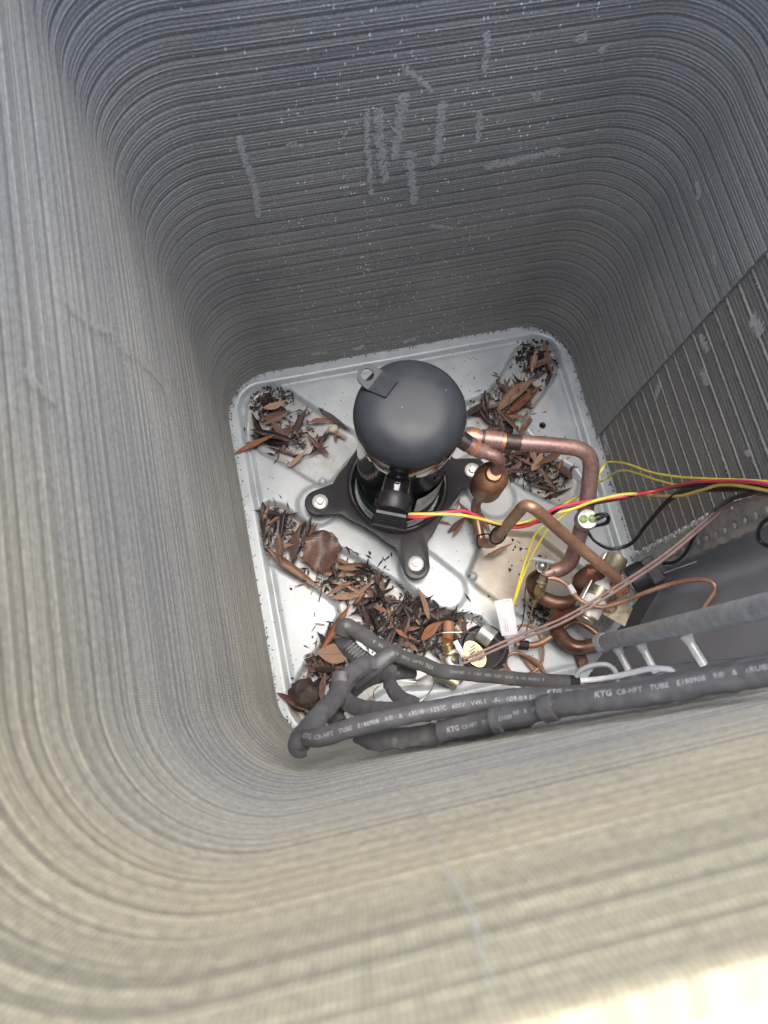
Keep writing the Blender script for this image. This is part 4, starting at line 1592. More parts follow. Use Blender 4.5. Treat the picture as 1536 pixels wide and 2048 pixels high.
tube(mb, [(-0.0217, -0.1864, 0.0100), (-0.0255, -0.1988, 0.0160), (-0.0328, -0.2145, 0.0240)], .0095, 16)
put("copper_inlet", mb, M['copper_bright'], ev)
mb = MB()
cl0 = Vector((-0.0191, -0.2320, 0.0460))
box(mb, cl0, Vector((.004, .001, 0)), Vector((-.004, .014, .002)), Vector((0, 0, .0008)))
box(mb, Vector((-0.0192, -0.2493, 0.0400)), Vector((.004, .001, 0)), Vector((.001, .009, -.004)), Vector((0, 0, .0008)))
put("steel_clip", mb, M['steel'], ev, smooth=False)
mb = MB()
tube(mb, [(0.0205, -0.2115, 0.0480), (0.0351, -0.2296, 0.0520)], .0165, 20)
put("sensing_bulb", mb, M['alum'], ev)
for a, b_, c_ in (((0.0113, -0.1940, 0.0550), (0.0285, -0.2147, 0.0640), (0.0579, -0.2502, 0.0480)), ((0.0164, -0.1934, 0.0550), (0.0347, -0.2224, 0.0640), (0.0524, -0.2538, 0.0460)),
                  ((-0.0718, -0.2247, 0.0200), (-0.0517, -0.2019, 0.0400), (-0.0086, -0.2071, 0.0500)), ((-0.0086, -0.2071, 0.0500), (0.0089, -0.2134, 0.0600), (0.0185, -0.2182, 0.0550))):
    mb = MB()
    tube(mb, spline([a, b_, c_], 8), .0009, 8)
    put("steel_wire", mb, M['steel'], ev)
mb = MB()
tube(mb, [(-0.0616, -0.2590, 0.0060), (-0.0297, -0.2846, 0.0060)], .0105, 14)
tube(mb, [(-0.0265, -0.2805, 0.0080), (-0.0084, -0.2666, 0.0120)], .0050, 12)
put("brass_outlet", mb, M['brass_dull'], ev)
mb = MB()
box(mb, Vector((-0.0827, -0.2505, 0.0100)), Vector((.016, .004, 0)), Vector((-.004, .010, 0)), Vector((0, 0, .006)), .001)
put("white_terminal", mb, M['paper'], ev, smooth=False)
for pts in ([(-0.0850, -0.2566, 0.0100), (-0.0903, -0.2667, 0.0060), (-0.1086, -0.2627, 0.0040), (-0.1390, -0.2481, 0.0060)],
            [(-0.0616, -0.2633, 0.0120), (-0.0740, -0.2847, 0.0020), (-0.0973, -0.2991, -0.0000), (-0.1168, -0.2997, 0.0020)],
            [(-0.1561, -0.2607, 0.0140), (-0.1655, -0.2666, 0.0060), (-0.1677, -0.2774, 0.0020), (-0.1658, -0.2842, 0.0020)]):
    mb = MB()
    tube(mb, spline(pts, 8), .0009, 8)
    put("steel_wire", mb, M['steel'], ev)

# sensor thermostat clipped to the suction pipe
th = thing("pipe_thermostat", (0.2013, -0.0885, 0.1700), "small steel disc thermostat with two green sealed terminals on the suction pipe", "thermostat")
tc0 = Vector((0.1871, -0.0934, 0.1850))
tdv = (Vector((0.1846, -0.0979, 0.2250)) - tc0).normalized()
mb = MB()
revolve(mb, [(.0155, -.004), (.0158, .012), (.0146, .014), (.014, .0145), (0, .0145)], tc0, 28, tdv)
put("steel_can", mb, M['alum'], th, angle=35)
mb = MB()
revolve(mb, [(.0164, .004), (.0170, .0055), (.0164, .007)], tc0, 28, tdv, caps=False)
put("can_rim", mb, M['steel'], th)
tv = Vector((0, 0, 1)).cross(tdv).normalized()
tw = tdv.cross(tv)
for s in (-1, 1):
    mb = MB()
    revolve(mb, [(.0058, .013), (.0060, .017), (.0048, .018), (0, .0183)], tc0 + (tw * .3 + tv * .8).normalized() * s * .0066, 16, tdv)
    put("green_terminal", mb, M['lime'], th)

# ------------------------------------------------------------------ wires
def wire(name, pts, r, mat, label, group=None, flat=1.0):
    mb = MB()
    tube(mb, spline(pts, 8), r, 10, flat=flat)
    o = put(name, mb, mat)
    return tag(o, label, "wire", group)


WB = "motor wires running from the compressor plug to the right edge"
wire("insulated_wire", [(-0.0781, -0.0382, 0.2050), (-0.0551, -0.0458, 0.2100), (-0.0175, -0.0471, 0.2140), (0.0078, -0.0489, 0.2100), (0.0311, -0.0582, 0.1950), (0.0644, -0.0702, 0.1600), (0.0934, -0.0806, 0.1650), (0.1149, -0.0820, 0.1900), (0.1297, -0.0756, 0.2150), (0.1478, -0.0737, 0.2220), (0.1910, -0.0750, 0.2220), (0.2371, -0.0800, 0.2300), (0.2840, -0.0809, 0.2311), (0.2840, -0.0992, 0.3275), (0.2860, -0.1204, 0.3990), (0.2860, -0.1353, 0.4422), (0.2860, -0.1549, 0.4863), (0.2860, -0.1911, 0.5612)], .0024, M['red'], "red wire running from the compressor plug to the right edge", WB)
wire("insulated_wire", [(-0.0778, -0.0360, 0.2080), (-0.0542, -0.0412, 0.2120), (-0.0001, -0.0544, 0.2140), (0.0297, -0.0617, 0.1980), (0.0729, -0.0719, 0.1660), (0.1071, -0.0758, 0.1720), (0.1259, -0.0769, 0.2000), (0.1546, -0.0817, 0.2240), (0.1906, -0.0768, 0.2260), (0.2300, -0.0763, 0.2300), (0.2432, -0.0793, 0.2360), (0.2870, -0.0792, 0.2003), (0.2870, -0.1045, 0.2808), (0.2870, -0.1132, 0.3353), (0.2870, -0.1216, 0.3881), (0.2870, -0.1523, 0.4639), (0.2870, -0.1974, 0.5563)], .0024, M['yellow'], "thicker yellow wire twisted with the red one, from the compressor plug", WB)
wire("insulated_wire", [(-0.0771, -0.0333, 0.2060), (-0.0460, -0.0398, 0.2060), (0.0045, -0.0469, 0.2050), (0.0316, -0.0593, 0.1900), (0.0712, -0.0727, 0.1580), (0.1073, -0.0788, 0.1680), (0.1266, -0.0819, 0.1920), (0.1368, -0.0783, 0.2140), (0.1665, -0.0785, 0.2200), (0.2311, -0.0801, 0.2240), (0.2421, -0.0810, 0.2300), (0.2890, -0.0776, 0.2221), (0.2890, -0.0898, 0.2715), (0.2890, -0.1187, 0.3778), (0.2890, -0.1493, 0.4625), (0.2890, -0.1928, 0.5561)], .0023, M['black_wire'], "black wire twisted with the red one from the compressor plug", WB)
WY = "thin yellow sensor wires"
wire("sensor_wire", [(0.0788, -0.1854, 0.0620), (0.0837, -0.1728, 0.0700), (0.1001, -0.1393, 0.0850), (0.1162, -0.1108, 0.0950), (0.1293, -0.0887, 0.1100), (0.1446, -0.0770, 0.1300), (0.1717, -0.0585, 0.1500), (0.1913, -0.0524, 0.1600), (0.2085, -0.0485, 0.1650), (0.2197, -0.0401, 0.1750), (0.2318, -0.0241, 0.1950), (0.2900, 0.0092, 0.0956), (0.2900, -0.0118, 0.1484), (0.2900, -0.0467, 0.2124), (0.2900, -0.0763, 0.2790), (0.2880, -0.1062, 0.3618), (0.2880, -0.1265, 0.4209), (0.2880, -0.1507, 0.4857), (0.2880, -0.1865, 0.5610)], .0017, M['lemon'], "thin yellow sensor wire, the upper of the pair at the right wall", WY)
wire("sensor_wire", [(0.0787, -0.1843, 0.0600), (0.0858, -0.1730, 0.0680), (0.1046, -0.1399, 0.0830), (0.1242, -0.1137, 0.0930), (0.1393, -0.0962, 0.1050), (0.1528, -0.0815, 0.1250), (0.1816, -0.0681, 0.1480), (0.2087, -0.0535, 0.1600), (0.2211, -0.0437, 0.1700), (0.2910, -0.0083, 0.0561), (0.2910, -0.0148, 0.1216), (0.2910, -0.0354, 0.1707), (0.2910, -0.0649, 0.2269), (0.2910, -0.0854, 0.2703), (0.2900, -0.1041, 0.3259), (0.2900, -0.1318, 0.4227), (0.2900, -0.1545, 0.4802), (0.2900, -0.1904, 0.5560)], .0017, M['lemon'], "thin yellow sensor wire, the lower of the pair at the right wall", WY)
WT = "black thermostat leads"
for k, dy in ((0, 0), (1, 1)):
    pts = [((0.1948, -0.0933, 0.2080), (0.1948, -0.1009, 0.2080))[k], ((0.2082, -0.0964, 0.2150), (0.2097, -0.0990, 0.2150))[k], ((0.2107, -0.1050, 0.2050), (0.2115, -0.1074, 0.2050))[k], ((0.2034, -0.1058, 0.1900), (0.1986, -0.1064, 0.1900))[k], ((0.1961, -0.1012, 0.1650), (0.1956, -0.1027, 0.1650))[k], ((0.2078, -0.1064, 0.1300), (0.2085, -0.1066, 0.1300))[k], ((0.2226, -0.1180, 0.1100), (0.2231, -0.1190, 0.1100))[k], ((0.2480, -0.1311, 0.1000), (0.2473, -0.1334, 0.1000))[k], ((0.2733, -0.1319, 0.1100), (0.2725, -0.1343, 0.1100))[k], ((0.2875, -0.1134, 0.1600), (0.2885, -0.1152, 0.1600))[k]]
    if k == 0:
        pts += [(0.2870, -0.0996, 0.2462), (0.2870, -0.1004, 0.3003), (0.2880, -0.1210, 0.3733), (0.2890, -0.1479, 0.4633), (0.2890, -0.1915, 0.5569)]
        lb = "black thermostat lead, the upper of the two looping over the pan edge"
    else:
        pts += [(0.2890, -0.1025, 0.2446), (0.2890, -0.1043, 0.2978), (0.2890, -0.1240, 0.3694), (0.2900, -0.1520, 0.4592), (0.2900, -0.1956, 0.5532)]
        lb = "black thermostat lead, the lower of the two looping over the pan edge"
    wire("thermostat_lead", pts, .0021, M['black_wire'], lb, WT)
wire("solenoid_lead", [(0.2819, -0.1765, 0.1500), (0.2922, -0.1784, 0.1650), (0.3011, -0.1808, 0.1800), (0.3077, -0.1743, 0.2050), (0.3115, -0.1580, 0.2350), (0.3176, -0.1415, 0.2750), (0.2880, -0.1410, 0.3819), (0.2880, -0.1469, 0.4357), (0.2880, -0.1656, 0.4946), (0.2880, -0.1989, 0.5611)], .0026, M['black_wire'], "black lead rising from the solenoid plug along the grey panel")
wire("panel_lead", [(0.2996, -0.1792, 0.4500), (0.2953, -0.1790, 0.4300), (0.2955, -0.1860, 0.4100), (0.2990, -0.1976, 0.4000), (0.3041, -0.2093, 0.4100), (0.3098, -0.2171, 0.4300)], .0024, M['black_wire'], "black lead loop at the right edge before the grey panel")
mb = MB()
tube(mb, [(0.2766, -0.1941, 0.1900), (0.3125, -0.1902, 0.2200)], .0010, 6)
tag(put("steel_pin", mb, M['alum']), "thin steel pin lying against the grey panel right of the solenoid", "pin")
WS = "dusky pink sensor leads crossing the picture"
for k in (0, 1):
    d = 6 * k
    wire("sensor_lead", [((-0.0164, -0.2488, 0.0500), (-0.0179, -0.2549, 0.0500))[k], ((-0.0028, -0.2465, 0.0560), (-0.0045, -0.2533, 0.0560))[k], ((0.0557, -0.2350, 0.0850), (0.0539, -0.2416, 0.0850))[k], ((0.1292, -0.2231, 0.1500), (0.1274, -0.2295, 0.1500))[k], ((0.2020, -0.1972, 0.2050), (0.2001, -0.2034, 0.2050))[k], ((0.2514, -0.1750, 0.2620), (0.2495, -0.1809, 0.2620))[k], ((0.2909, -0.1515, 0.3000), (0.2889, -0.1573, 0.3000))[k], ((0.3123, -0.1366, 0.3350), (0.3103, -0.1422, 0.3350))[k], ((0.2910, -0.1449, 0.4148), (0.2910, -0.1496, 0.4118))[k], ((0.2910, -0.1523, 0.4574), (0.2910, -0.1567, 0.4547))[k], ((0.2910, -0.1955, 0.5589), (0.2910, -0.1993, 0.5568))[k]], .0021, M['pink_wire'], ("dusky pink sensor lead from the expansion valve, upper of the pair" if k == 0 else "dusky pink sensor lead from the expansion valve, lower of the pair"), WS)
wire("thin_black_wire", [(0.1365, -0.1443, 0.1200), (0.1133, -0.1471, 0.1000), (0.1046, -0.1591, 0.0750), (0.0996, -0.1900, 0.0500), (0.0938, -0.2119, 0.0350), (0.0847, -0.2234, 0.0280)], .0009, M['black_wire'], "hair-thin black wire hanging beside the yellow wires")
# printed lettering on the black leads is added with the sleeve print below

# cable tie round the copper loop
tie = thing("cable_tie", (0.0770, -0.0738, 0.1000), "black nylon cable tie holding the wires to the copper loop", "cable tie")
mb = MB()
t0 = Vector((b0.x, b0.y, .108))
ring = []
for k in range(21):
    a = 2 * math.pi * k / 20
    ring.append(t0 + Vector((math.cos(a) * .0115 - .002, math.sin(a) * .0105 - .001, .016 * math.sin(a + .6))))
tube(mb, ring, .0026, 8, flat=.5, caps=False)
put("tie_loop", mb, M['plastic'], tie)
mb = MB()
box(mb, t0 + Vector((.009, .009, .018)), (.005, .002, 0), (-.002, .004, 0), (0, 0, .004), .001)
put("tie_head", mb, M['plastic'], tie, smooth=False)
mb = MB()
tube(mb, spline([t0 + Vector((-.010, .004, -.01)), (0.0571, -0.0679, 0.1000), (0.0470, -0.0657, 0.0850), (0.0483, -0.0739, 0.0600), (0.0510, -0.0800, 0.0500)], 6), .0015, 6)
put("tie_tail", mb, M['plastic'], tie)

# white tag on the yellow wires
tg = thing("paper_tag", (0.0655, -0.1963, 0.0600), "white paper tag wrapped on the yellow wires", "tag")
mb = MB()
A_, B_, C_, D_ = (Vector((0.0506, -0.1707, 0.0640)), Vector((0.0795, -0.1730, 0.0660)), Vector((0.0753, -0.2293, 0.0620)), Vector((0.0500, -0.2269, 0.0600)))
vs, fs = [], []
NX, NY = 8, 10
for t_ in (0, 1):
    for j in range(NY + 1):
        for i in range(NX + 1):
            u, v = i / NX, j / NY
            q = A_.lerp(B_, u).lerp(D_.lerp(C_, u), v)
            q = q + Vector((0, 0, .003 * math.sin(u * 3.0) + .0016 * math.sin(v * 4) - t_ * .0005))
            vs.append(q)
NV = (NX + 1) * (NY + 1)
for j in range(NY):
    for i in range(NX):
        a = j * (NX + 1) + i
        fs.append((a, a + 1, a + NX + 2, a + NX + 1))
        fs.append((NV + a, NV + a + NX + 1, NV + a + NX + 2, NV + a + 1))
mb.add(vs, fs)
put("tag_sheet", mb, M['paper_blue'], tg)
mb = MB()


def tagpt(u, v, h=.0006):
    q = A_.lerp(B_, u).lerp(D_.lerp(C_, u), v)
    return q + Vector((0, 0, .003 * math.sin(u * 3.0) + .0016 * math.sin(v * 4) + h))


def tagbar(u0, u1, v0, v1):
    mb.add([tagpt(u0, v0), tagpt(u1, v0), tagpt(u1, v1), tagpt(u0, v1)], [(0, 3, 2, 1)])


u_ = .25
while u_ < .8:
    w_ = rng.uniform(.03, .08)
    tagbar(u_, u_ + w_, .045, .07)
    u_ += w_ + .03
for u0 in (.28, .40):
    v_ = .52
    while v_ < .9:
        w_ = rng.uniform(.015, .05)
        tagbar(u0, u0 + .04, v_, v_ + w_)
        v_ += w_ + .025
put("tag_print", mb, M['ink_grey'], tg, smooth=False)

# ------------------------------------------------------------------ heat-shrink sleeves with print
FACE = Vector((-.10, .12, 1)).normalized()


def text_mesh(s, size, heavy=.004):
    cu = bpy.data.curves.new("print", 'FONT')
    cu.body = s
    cu.size = size
    cu.resolution_u = 2
    cu.offset = heavy * size
    cu.space_character = 1.08
    ob = bpy.data.objects.new("print", cu)
    COL.objects.link(ob)
    dg = bpy.context.evaluated_depsgraph_get()
    dg.update()
    me = ob.evaluated_get(dg).to_mesh()
    vs = [v.co.copy() for v in me.vertices]
    fs = [tuple(p.vertices) for p in me.polygons]
    bpy.data.objects.remove(ob)
    bpy.data.curves.remove(cu)
    return vs, fs


def put_print(mb, s, size, path, r, flat, start, face=FACE, flip=False, lift=.0004, off=0.0):
    """lettering laid on the tube: x follows the path, y goes round it"""
    vs, fs = text_mesh(s, size)
    if s.startswith("KTG"):                       # the maker's mark is set larger and heavier than the rest
        k3 = text_mesh("KTG", size * 1.25, .02)
        rest = text_mesh(s[3:], size)
        w3 = size * 2.3
        vs = k3[0] + [v + Vector((w3, 0, 0)) for v in rest[0]]
        fs = k3[1] + [tuple(i + len(k3[0]) for i in f) for f in rest[1]]
    T, N, B = frames(path, face)
    cum = [0]
    for i in range(1, len(path)):
        cum.append(cum[-1] + (path[i] - path[i - 1]).length)
    out = []
    for v in vs:
        x = v.x
        y = v.y - size * .35
        L = start + (-x if flip else x)
        if flip:
            y = -y
        L = min(max(L, 0), cum[-1] - 1e-4)
        i = max(k for k in range(len(cum)) if cum[k] <= L)
        i = min(i, len(path) - 2)
        t = (L - cum[i]) / max(1e-6, cum[i + 1] - cum[i])
        c = path[i].lerp(path[i + 1], t)
        n_, b_ = N[i].lerp(N[i + 1], t), B[i].lerp(B[i + 1], t)
        up = b_ if b_.dot(face) > 0 else -b_
        tt = T[i].lerp(T[i + 1], t)
        side = up.cross(tt).normalized()
        a = (y + off) / r
        out.append(c + side * (math.sin(a) * (r + lift)) + up * (math.cos(a) * (r * flat + lift)))
    mb.add(out, fs)


TXT = "KTG   CB-HFT   TUBE   E180908   R\u00ae   &   cRU\u00ae   125\u00b0C   600V   VW-1   -F-   (\u00d89.0/4.5)"


def sleeve(pts, r, label, flat=.62, wob=.10, seed=0, prints=(), n=18, parent=None, name="heat_shrink_sleeve", mat='sleeve', face=FACE):
    path = spline(pts, n)
    mb = MB()
    tube(mb, path, r, 18, flat=flat, face=face, wob=wob, seed=seed)
    if parent is None:
        o = put(name, mb, M[mat])
        tag(o, label, "sleeve", "grey heat-shrink sleeves along the front wall")
    else:
        o = put("sleeve_run", mb, M[mat], parent)
    for (s, size, start, flip, off) in prints:
        pm = MB()
        put_print(pm, s, size, path, r * (1 + wob * .25), flat, start, face, flip, off=off)
        put("printed_lettering", pm, M['print'], o, smooth=False)
    return o


FA = Vector((-.05, .35, 1)).normalized()
# the long front run: from the fold at the left corner up to the right edge
slA = sleeve([(-0.2450, -0.2951, 0.5000), (-0.2312, -0.2970, 0.5200), (-0.2032, -0.2950, 0.5350), (-0.1588, -0.2935, 0.5500), (-0.1159, -0.2950, 0.5600), (-0.0754, -0.2978, 0.5750), (-0.0414, -0.3027, 0.5900), (-0.0110, -0.3077, 0.6100), (0.0277, -0.3108, 0.6350), (0.0635, -0.3109, 0.6600), (0.1001, -0.3099, 0.6900)], .0087,
             "long grey heat-shrink sleeve from the left fold along the front wall, printed in pale letters", .80, .10, 1,
             [(TXT, .0052, .008, False, -.002), (TXT, .0048, .232, False, .001)], face=FA)
put_f = MB()
slB_path = None
sleeve([(-0.2502, -0.3036, 0.4900), (-0.2529, -0.2973, 0.4780), (-0.2467, -0.2908, 0.4680), (-0.2318, -0.2793, 0.4500), (-0.2161, -0.2681, 0.4300), (-0.2057, -0.2557, 0.4100), (-0.1953, -0.2458, 0.3950), (-0.1816, -0.2391, 0.3850), (-0.1680, -0.2371, 0.3750)], .0102, "", .62, .17, 2, (), parent=slA)
sleeve([(-0.2450, -0.2951, 0.5000), (-0.2535, -0.2989, 0.4960), (-0.2538, -0.3036, 0.4920), (-0.2502, -0.3036, 0.4900)], .0092, "", .8, .05, 3, (), parent=slA, n=6)
slL = sleeve([(-0.1278, -0.3129, 0.5500), (-0.1034, -0.3126, 0.5650), (-0.0809, -0.3111, 0.5850), (-0.0630, -0.3106, 0.6000), (-0.0480, -0.3097, 0.6150), (-0.0379, -0.3087, 0.6300), (-0.0173, -0.3100, 0.6500), (0.0106, -0.3111, 0.6750), (0.0427, -0.3111, 0.7000), (0.0747, -0.3110, 0.7300)], .0092,
             "grey heat-shrink sleeve reaching the right edge, lowest of the bundle on the front wall", .82, .12, 5,
             [(TXT[:27], .0046, .010, False, -.003), (TXT[30:52], .0044, .073, False, -.001), (TXT, .0052, .150, False, .001)], face=FA)
for (a, b_) in (((-0.0529, -0.3098, 0.6165), (-0.0441, -0.3085, 0.6240)), ((-0.0871, -0.3114, 0.5840), (-0.0814, -0.3113, 0.5875))):
    mb = MB()
    tube(mb, spline([a, b_], 4), .0108, 18, flat=.9, face=FA, wob=.12, seed=9)
    put("sleeve_cuff", mb, M['sleeve'], slL)
sleeve([(-0.1976, -0.3018, 0.5000), (-0.1878, -0.3086, 0.5050), (-0.1614, -0.3143, 0.5150), (-0.1308, -0.3158, 0.5300), (-0.0931, -0.3162, 0.5500), (-0.0550, -0.3144, 0.5800)], .0095,
       "dark grey heat-shrink sleeve sagging under the long one", .68, .20, 7, (), face=FA)
slE = sleeve([(-0.1965, -0.1921, 0.3000), (-0.1903, -0.1839, 0.3050), (-0.1813, -0.1893, 0.3020), (-0.1523, -0.2155, 0.2850), (-0.1246, -0.2355, 0.2650), (-0.0982, -0.2493, 0.2450), (-0.0805, -0.2604, 0.2320), (-0.0621, -0.2660, 0.2220), (-0.0231, -0.2771, 0.2000), (0.0351, -0.2945, 0.1750), (0.0882, -0.3083, 0.1550), (0.1161, -0.3156, 0.1480)], .0098,
             "dark heat-shrink sleeve folded at its left end, printed upside down, holding the white wires", .62, .10, 11,
             [(TXT[:40], .0052, .150, True, 0), (TXT[18:], .0050, .335, True, 0)])
sleeve([(-0.1965, -0.1921, 0.3000), (-0.1942, -0.2018, 0.2900), (-0.1859, -0.2168, 0.2800), (-0.1742, -0.2289, 0.2700), (-0.1622, -0.2401, 0.2620)], .0112, "", .45, .05, 13, (), parent=slE)
mb = MB()
zz = []
for i in range(20):
    t = i / 19
    c = Vector((-0.1923, -0.2047, 0.2895)).lerp(Vector((-0.1679, -0.2359, 0.2665)), t)
    zz.append(c + Vector((.62, .5, 0)).normalized() * (.0075 * (1 if i % 2 else -1)) + Vector((0, 0, .0055)))
tube(mb, spline(zz, 4), .0016, 8)
put("crimped_pleat", mb, M['sleeve'], slE)
mb = MB()
tube(mb, [(0.1093, -0.3135, 0.1500), (0.1228, -0.3171, 0.1470)], .0094, 16, flat=.8, face=FACE, wob=.1)
put("sleeve_mouth", mb, M['plastic'], slE)
sleeve([(-0.1410, -0.2298, 0.3350), (-0.1515, -0.2335, 0.3350), (-0.1718, -0.2434, 0.3400), (-0.1976, -0.2543, 0.3520)], .0105,
       "short straight grey sleeve end pointing up and right over the fold", .7, .06, 17, ())
sleeve([(-0.1129, -0.2529, 0.2150), (-0.1317, -0.2515, 0.2350), (-0.1592, -0.2509, 0.2600), (-0.1795, -0.2535, 0.2900), (-0.1998, -0.2634, 0.3300)], .0094,
       "grey sleeve end printed near its open right tip, left of the hook", .66, .14, 19, [("(\u00d89.0/4.5)", .0066, .065, True, 0), ("TUBE", .006, .012, True, 0)])
sleeve([(-0.2041, -0.2415, 0.4050), (-0.2081, -0.2568, 0.4100), (-0.2062, -0.2692, 0.4150), (-0.1953, -0.2797, 0.4300), (-0.1797, -0.2856, 0.4550), (-0.1550, -0.2917, 0.4900), (-0.1298, -0.2961, 0.5200)], .0092,
       "grey sleeve looping down and right beneath the long printed one", .62, .16, 23, ())
sleeve([(-0.2049, -0.2664, 0.4000), (-0.2142, -0.2749, 0.4000), (-0.2189, -0.2833, 0.4050), (-0.2172, -0.2917, 0.4100)], .0095,
       "short grey sleeve tail hanging straight down by the left fold", .55, .2, 29, ())
sleeve([(-0.1140, -0.2377, 0.2400), (-0.1273, -0.2341, 0.2500), (-0.1408, -0.2394, 0.2580), (-0.1484, -0.2535, 0.2700), (-0.1487, -0.2687, 0.2900), (-0.1415, -0.2824, 0.3100), (-0.1283, -0.2933, 0.3300)], .0088,
       "hooked grey sleeve curling round left of the expansion valve", .55, .24, 31, ())

# white leads out of the dark sleeve
mb = MB()
tube(mb, spline([(0.1183, -0.3147, 0.1490), (0.1391, -0.3178, 0.1520), (0.1624, -0.3197, 0.1700), (0.1809, -0.3183, 0.2000), (0.1970, -0.3171, 0.2400), (0.2079, -0.3209, 0.2600), (0.2145, -0.3251, 0.2650)], 8), .0040, 12, rfun=lambda t, L: 1 if t < .9 else 1 - (t - .9) * 6)
tag(put("white_lead", mb, M['white_wire']), "white insulated lead coming straight out of the dark sleeve", "wire", "leads from the sleeve mouth")
mb = MB()
tube(mb, spline([(0.1191, -0.3120, 0.1490), (0.1276, -0.3025, 0.1550), (0.1453, -0.2987, 0.1620), (0.1646, -0.3024, 0.1680), (0.1728, -0.3127, 0.1680), (0.1735, -0.3284, 0.1650)], 8), .0038, 12)
tag(put("grey_lead", mb, M['grey_wire']), "pale grey lead looping back beside the sleeve mouth", "wire", "leads from the sleeve mouth")

# lettering on the black thermostat lead
leadp = spline([(0.2068, -0.1068, 0.1325), (0.2216, -0.1184, 0.1125), (0.2470, -0.1314, 0.1025), (0.2722, -0.1323, 0.1125), (0.2863, -0.1138, 0.1625)], 8)
pm = MB()
put_print(pm, "18 AWG 600V 105\u00b0C 18 AWG 600V 105\u00b0C 18 AWG", .0030, leadp, .0021, 1.0, .004, FACE, False, lift=.0003)
ld_ = [o for o in S.objects if o.name.startswith("thermostat_lead")][0]
put("printed_lettering", pm, M['print'], ld_, smooth=False)

# ------------------------------------------------------------------ leaves
def leaf_mesh(seed, aspect=.17, broad=False):
    r_ = random.Random(seed)
    n, k = (16, 4) if broad else (12, 2)
    mb = MB()
    bendz, bendy = r_.uniform(-.10, .16), r_.uniform(-.06, .06)
    fold = r_.uniform(-.2, .55)
    curl = 0 if broad else r_.uniform(-.3, .9)
    tw = r_.uniform(-1.0, 1.0) if not broad else .2
    vs, fs, uvs = [], [], []
    for i in range(n + 1):
        t = i / n
        if broad:
            wd = .42 * math.sin(math.pi * t ** .85) ** .62 * (1 + .05 * math.sin(t * 23 + seed) + .10 * mnoise.noise(Vector((t * 6, seed, 3))))
        else:
            wd = aspect * .5 * (math.sin(math.pi * t ** .8) ** 1.15) * (1 + .10 * mnoise.noise(Vector((t * 5, seed, 0)))) + .003
        cx = t - .5
        cz = bendz * (4 * (t - .5) ** 2) * .5
        cy = bendy * (4 * (t - .5) ** 2)
        a = tw * (t - .5)
        for j in range(-k, k + 1):
            s = j / k
            y = s * wd * (1 + (.11 if broad else .05) * r_.uniform(-1, 1)) * (1 - curl * abs(s) * .35)
            z = abs(s) * wd * fold + curl * wd * s * s * .9 + (.11 * math.sin(t * 9 + s * 3.5 + seed) * abs(s) ** 1.3 if broad else .010 * math.sin(t * 19 + s * 2 + seed) * abs(s))
            vs.append((cx, cy + y * math.cos(a) - z * math.sin(a), cz + y * math.sin(a) + z * math.cos(a)))
            uvs.append((t, s))
    w_ = 2 * k + 1
    for i in range(n):
        for j in range(2 * k):
            q = i * w_ + j
            fs.append((q, q + 1, q + w_ + 1, q + w_))
    mb.add(vs, fs, uvs)
    return mb


LEAFM = {}
for mk in ('leaf_tan', 'leaf_brown', 'leaf_dark', 'leaf_orange'):
    LEAFM[mk] = []
    for s in range(9):
        me = leaf_mesh(s * 3 + len(mk), .16 + .045 * (s % 3)).mesh("dead_leaf", smooth=True, angle=80)
        me.materials.append(M[mk])
        LEAFM[mk].append(me)


def leaf(a, b, mk, label, group, wide=1.0, tilt=0.0, v=None):
    """a narrow dead leaf from tip a to tip b"""
    a, b = Vector(a), Vector(b)
    d = b - a
    L = d.length
    o = bpy.data.objects.new("dead_leaf", LEAFM[mk][v if v is not None else rng.randrange(9)])
    COL.objects.link(o)
    x = d.normalized()
    y = Vector((0, 0, 1)).cross(x).normalized()
    z = x.cross(y)
    mtx = Matrix((x, y, z)).transposed() @ Matrix.Rotation(tilt, 3, 'X')
    o.matrix_world = Matrix.Translation((a + b) / 2) @ (mtx @ Matrix.Diagonal((L, L * wide, L))).to_4x4()
    return tag(o, label, "leaf", group)


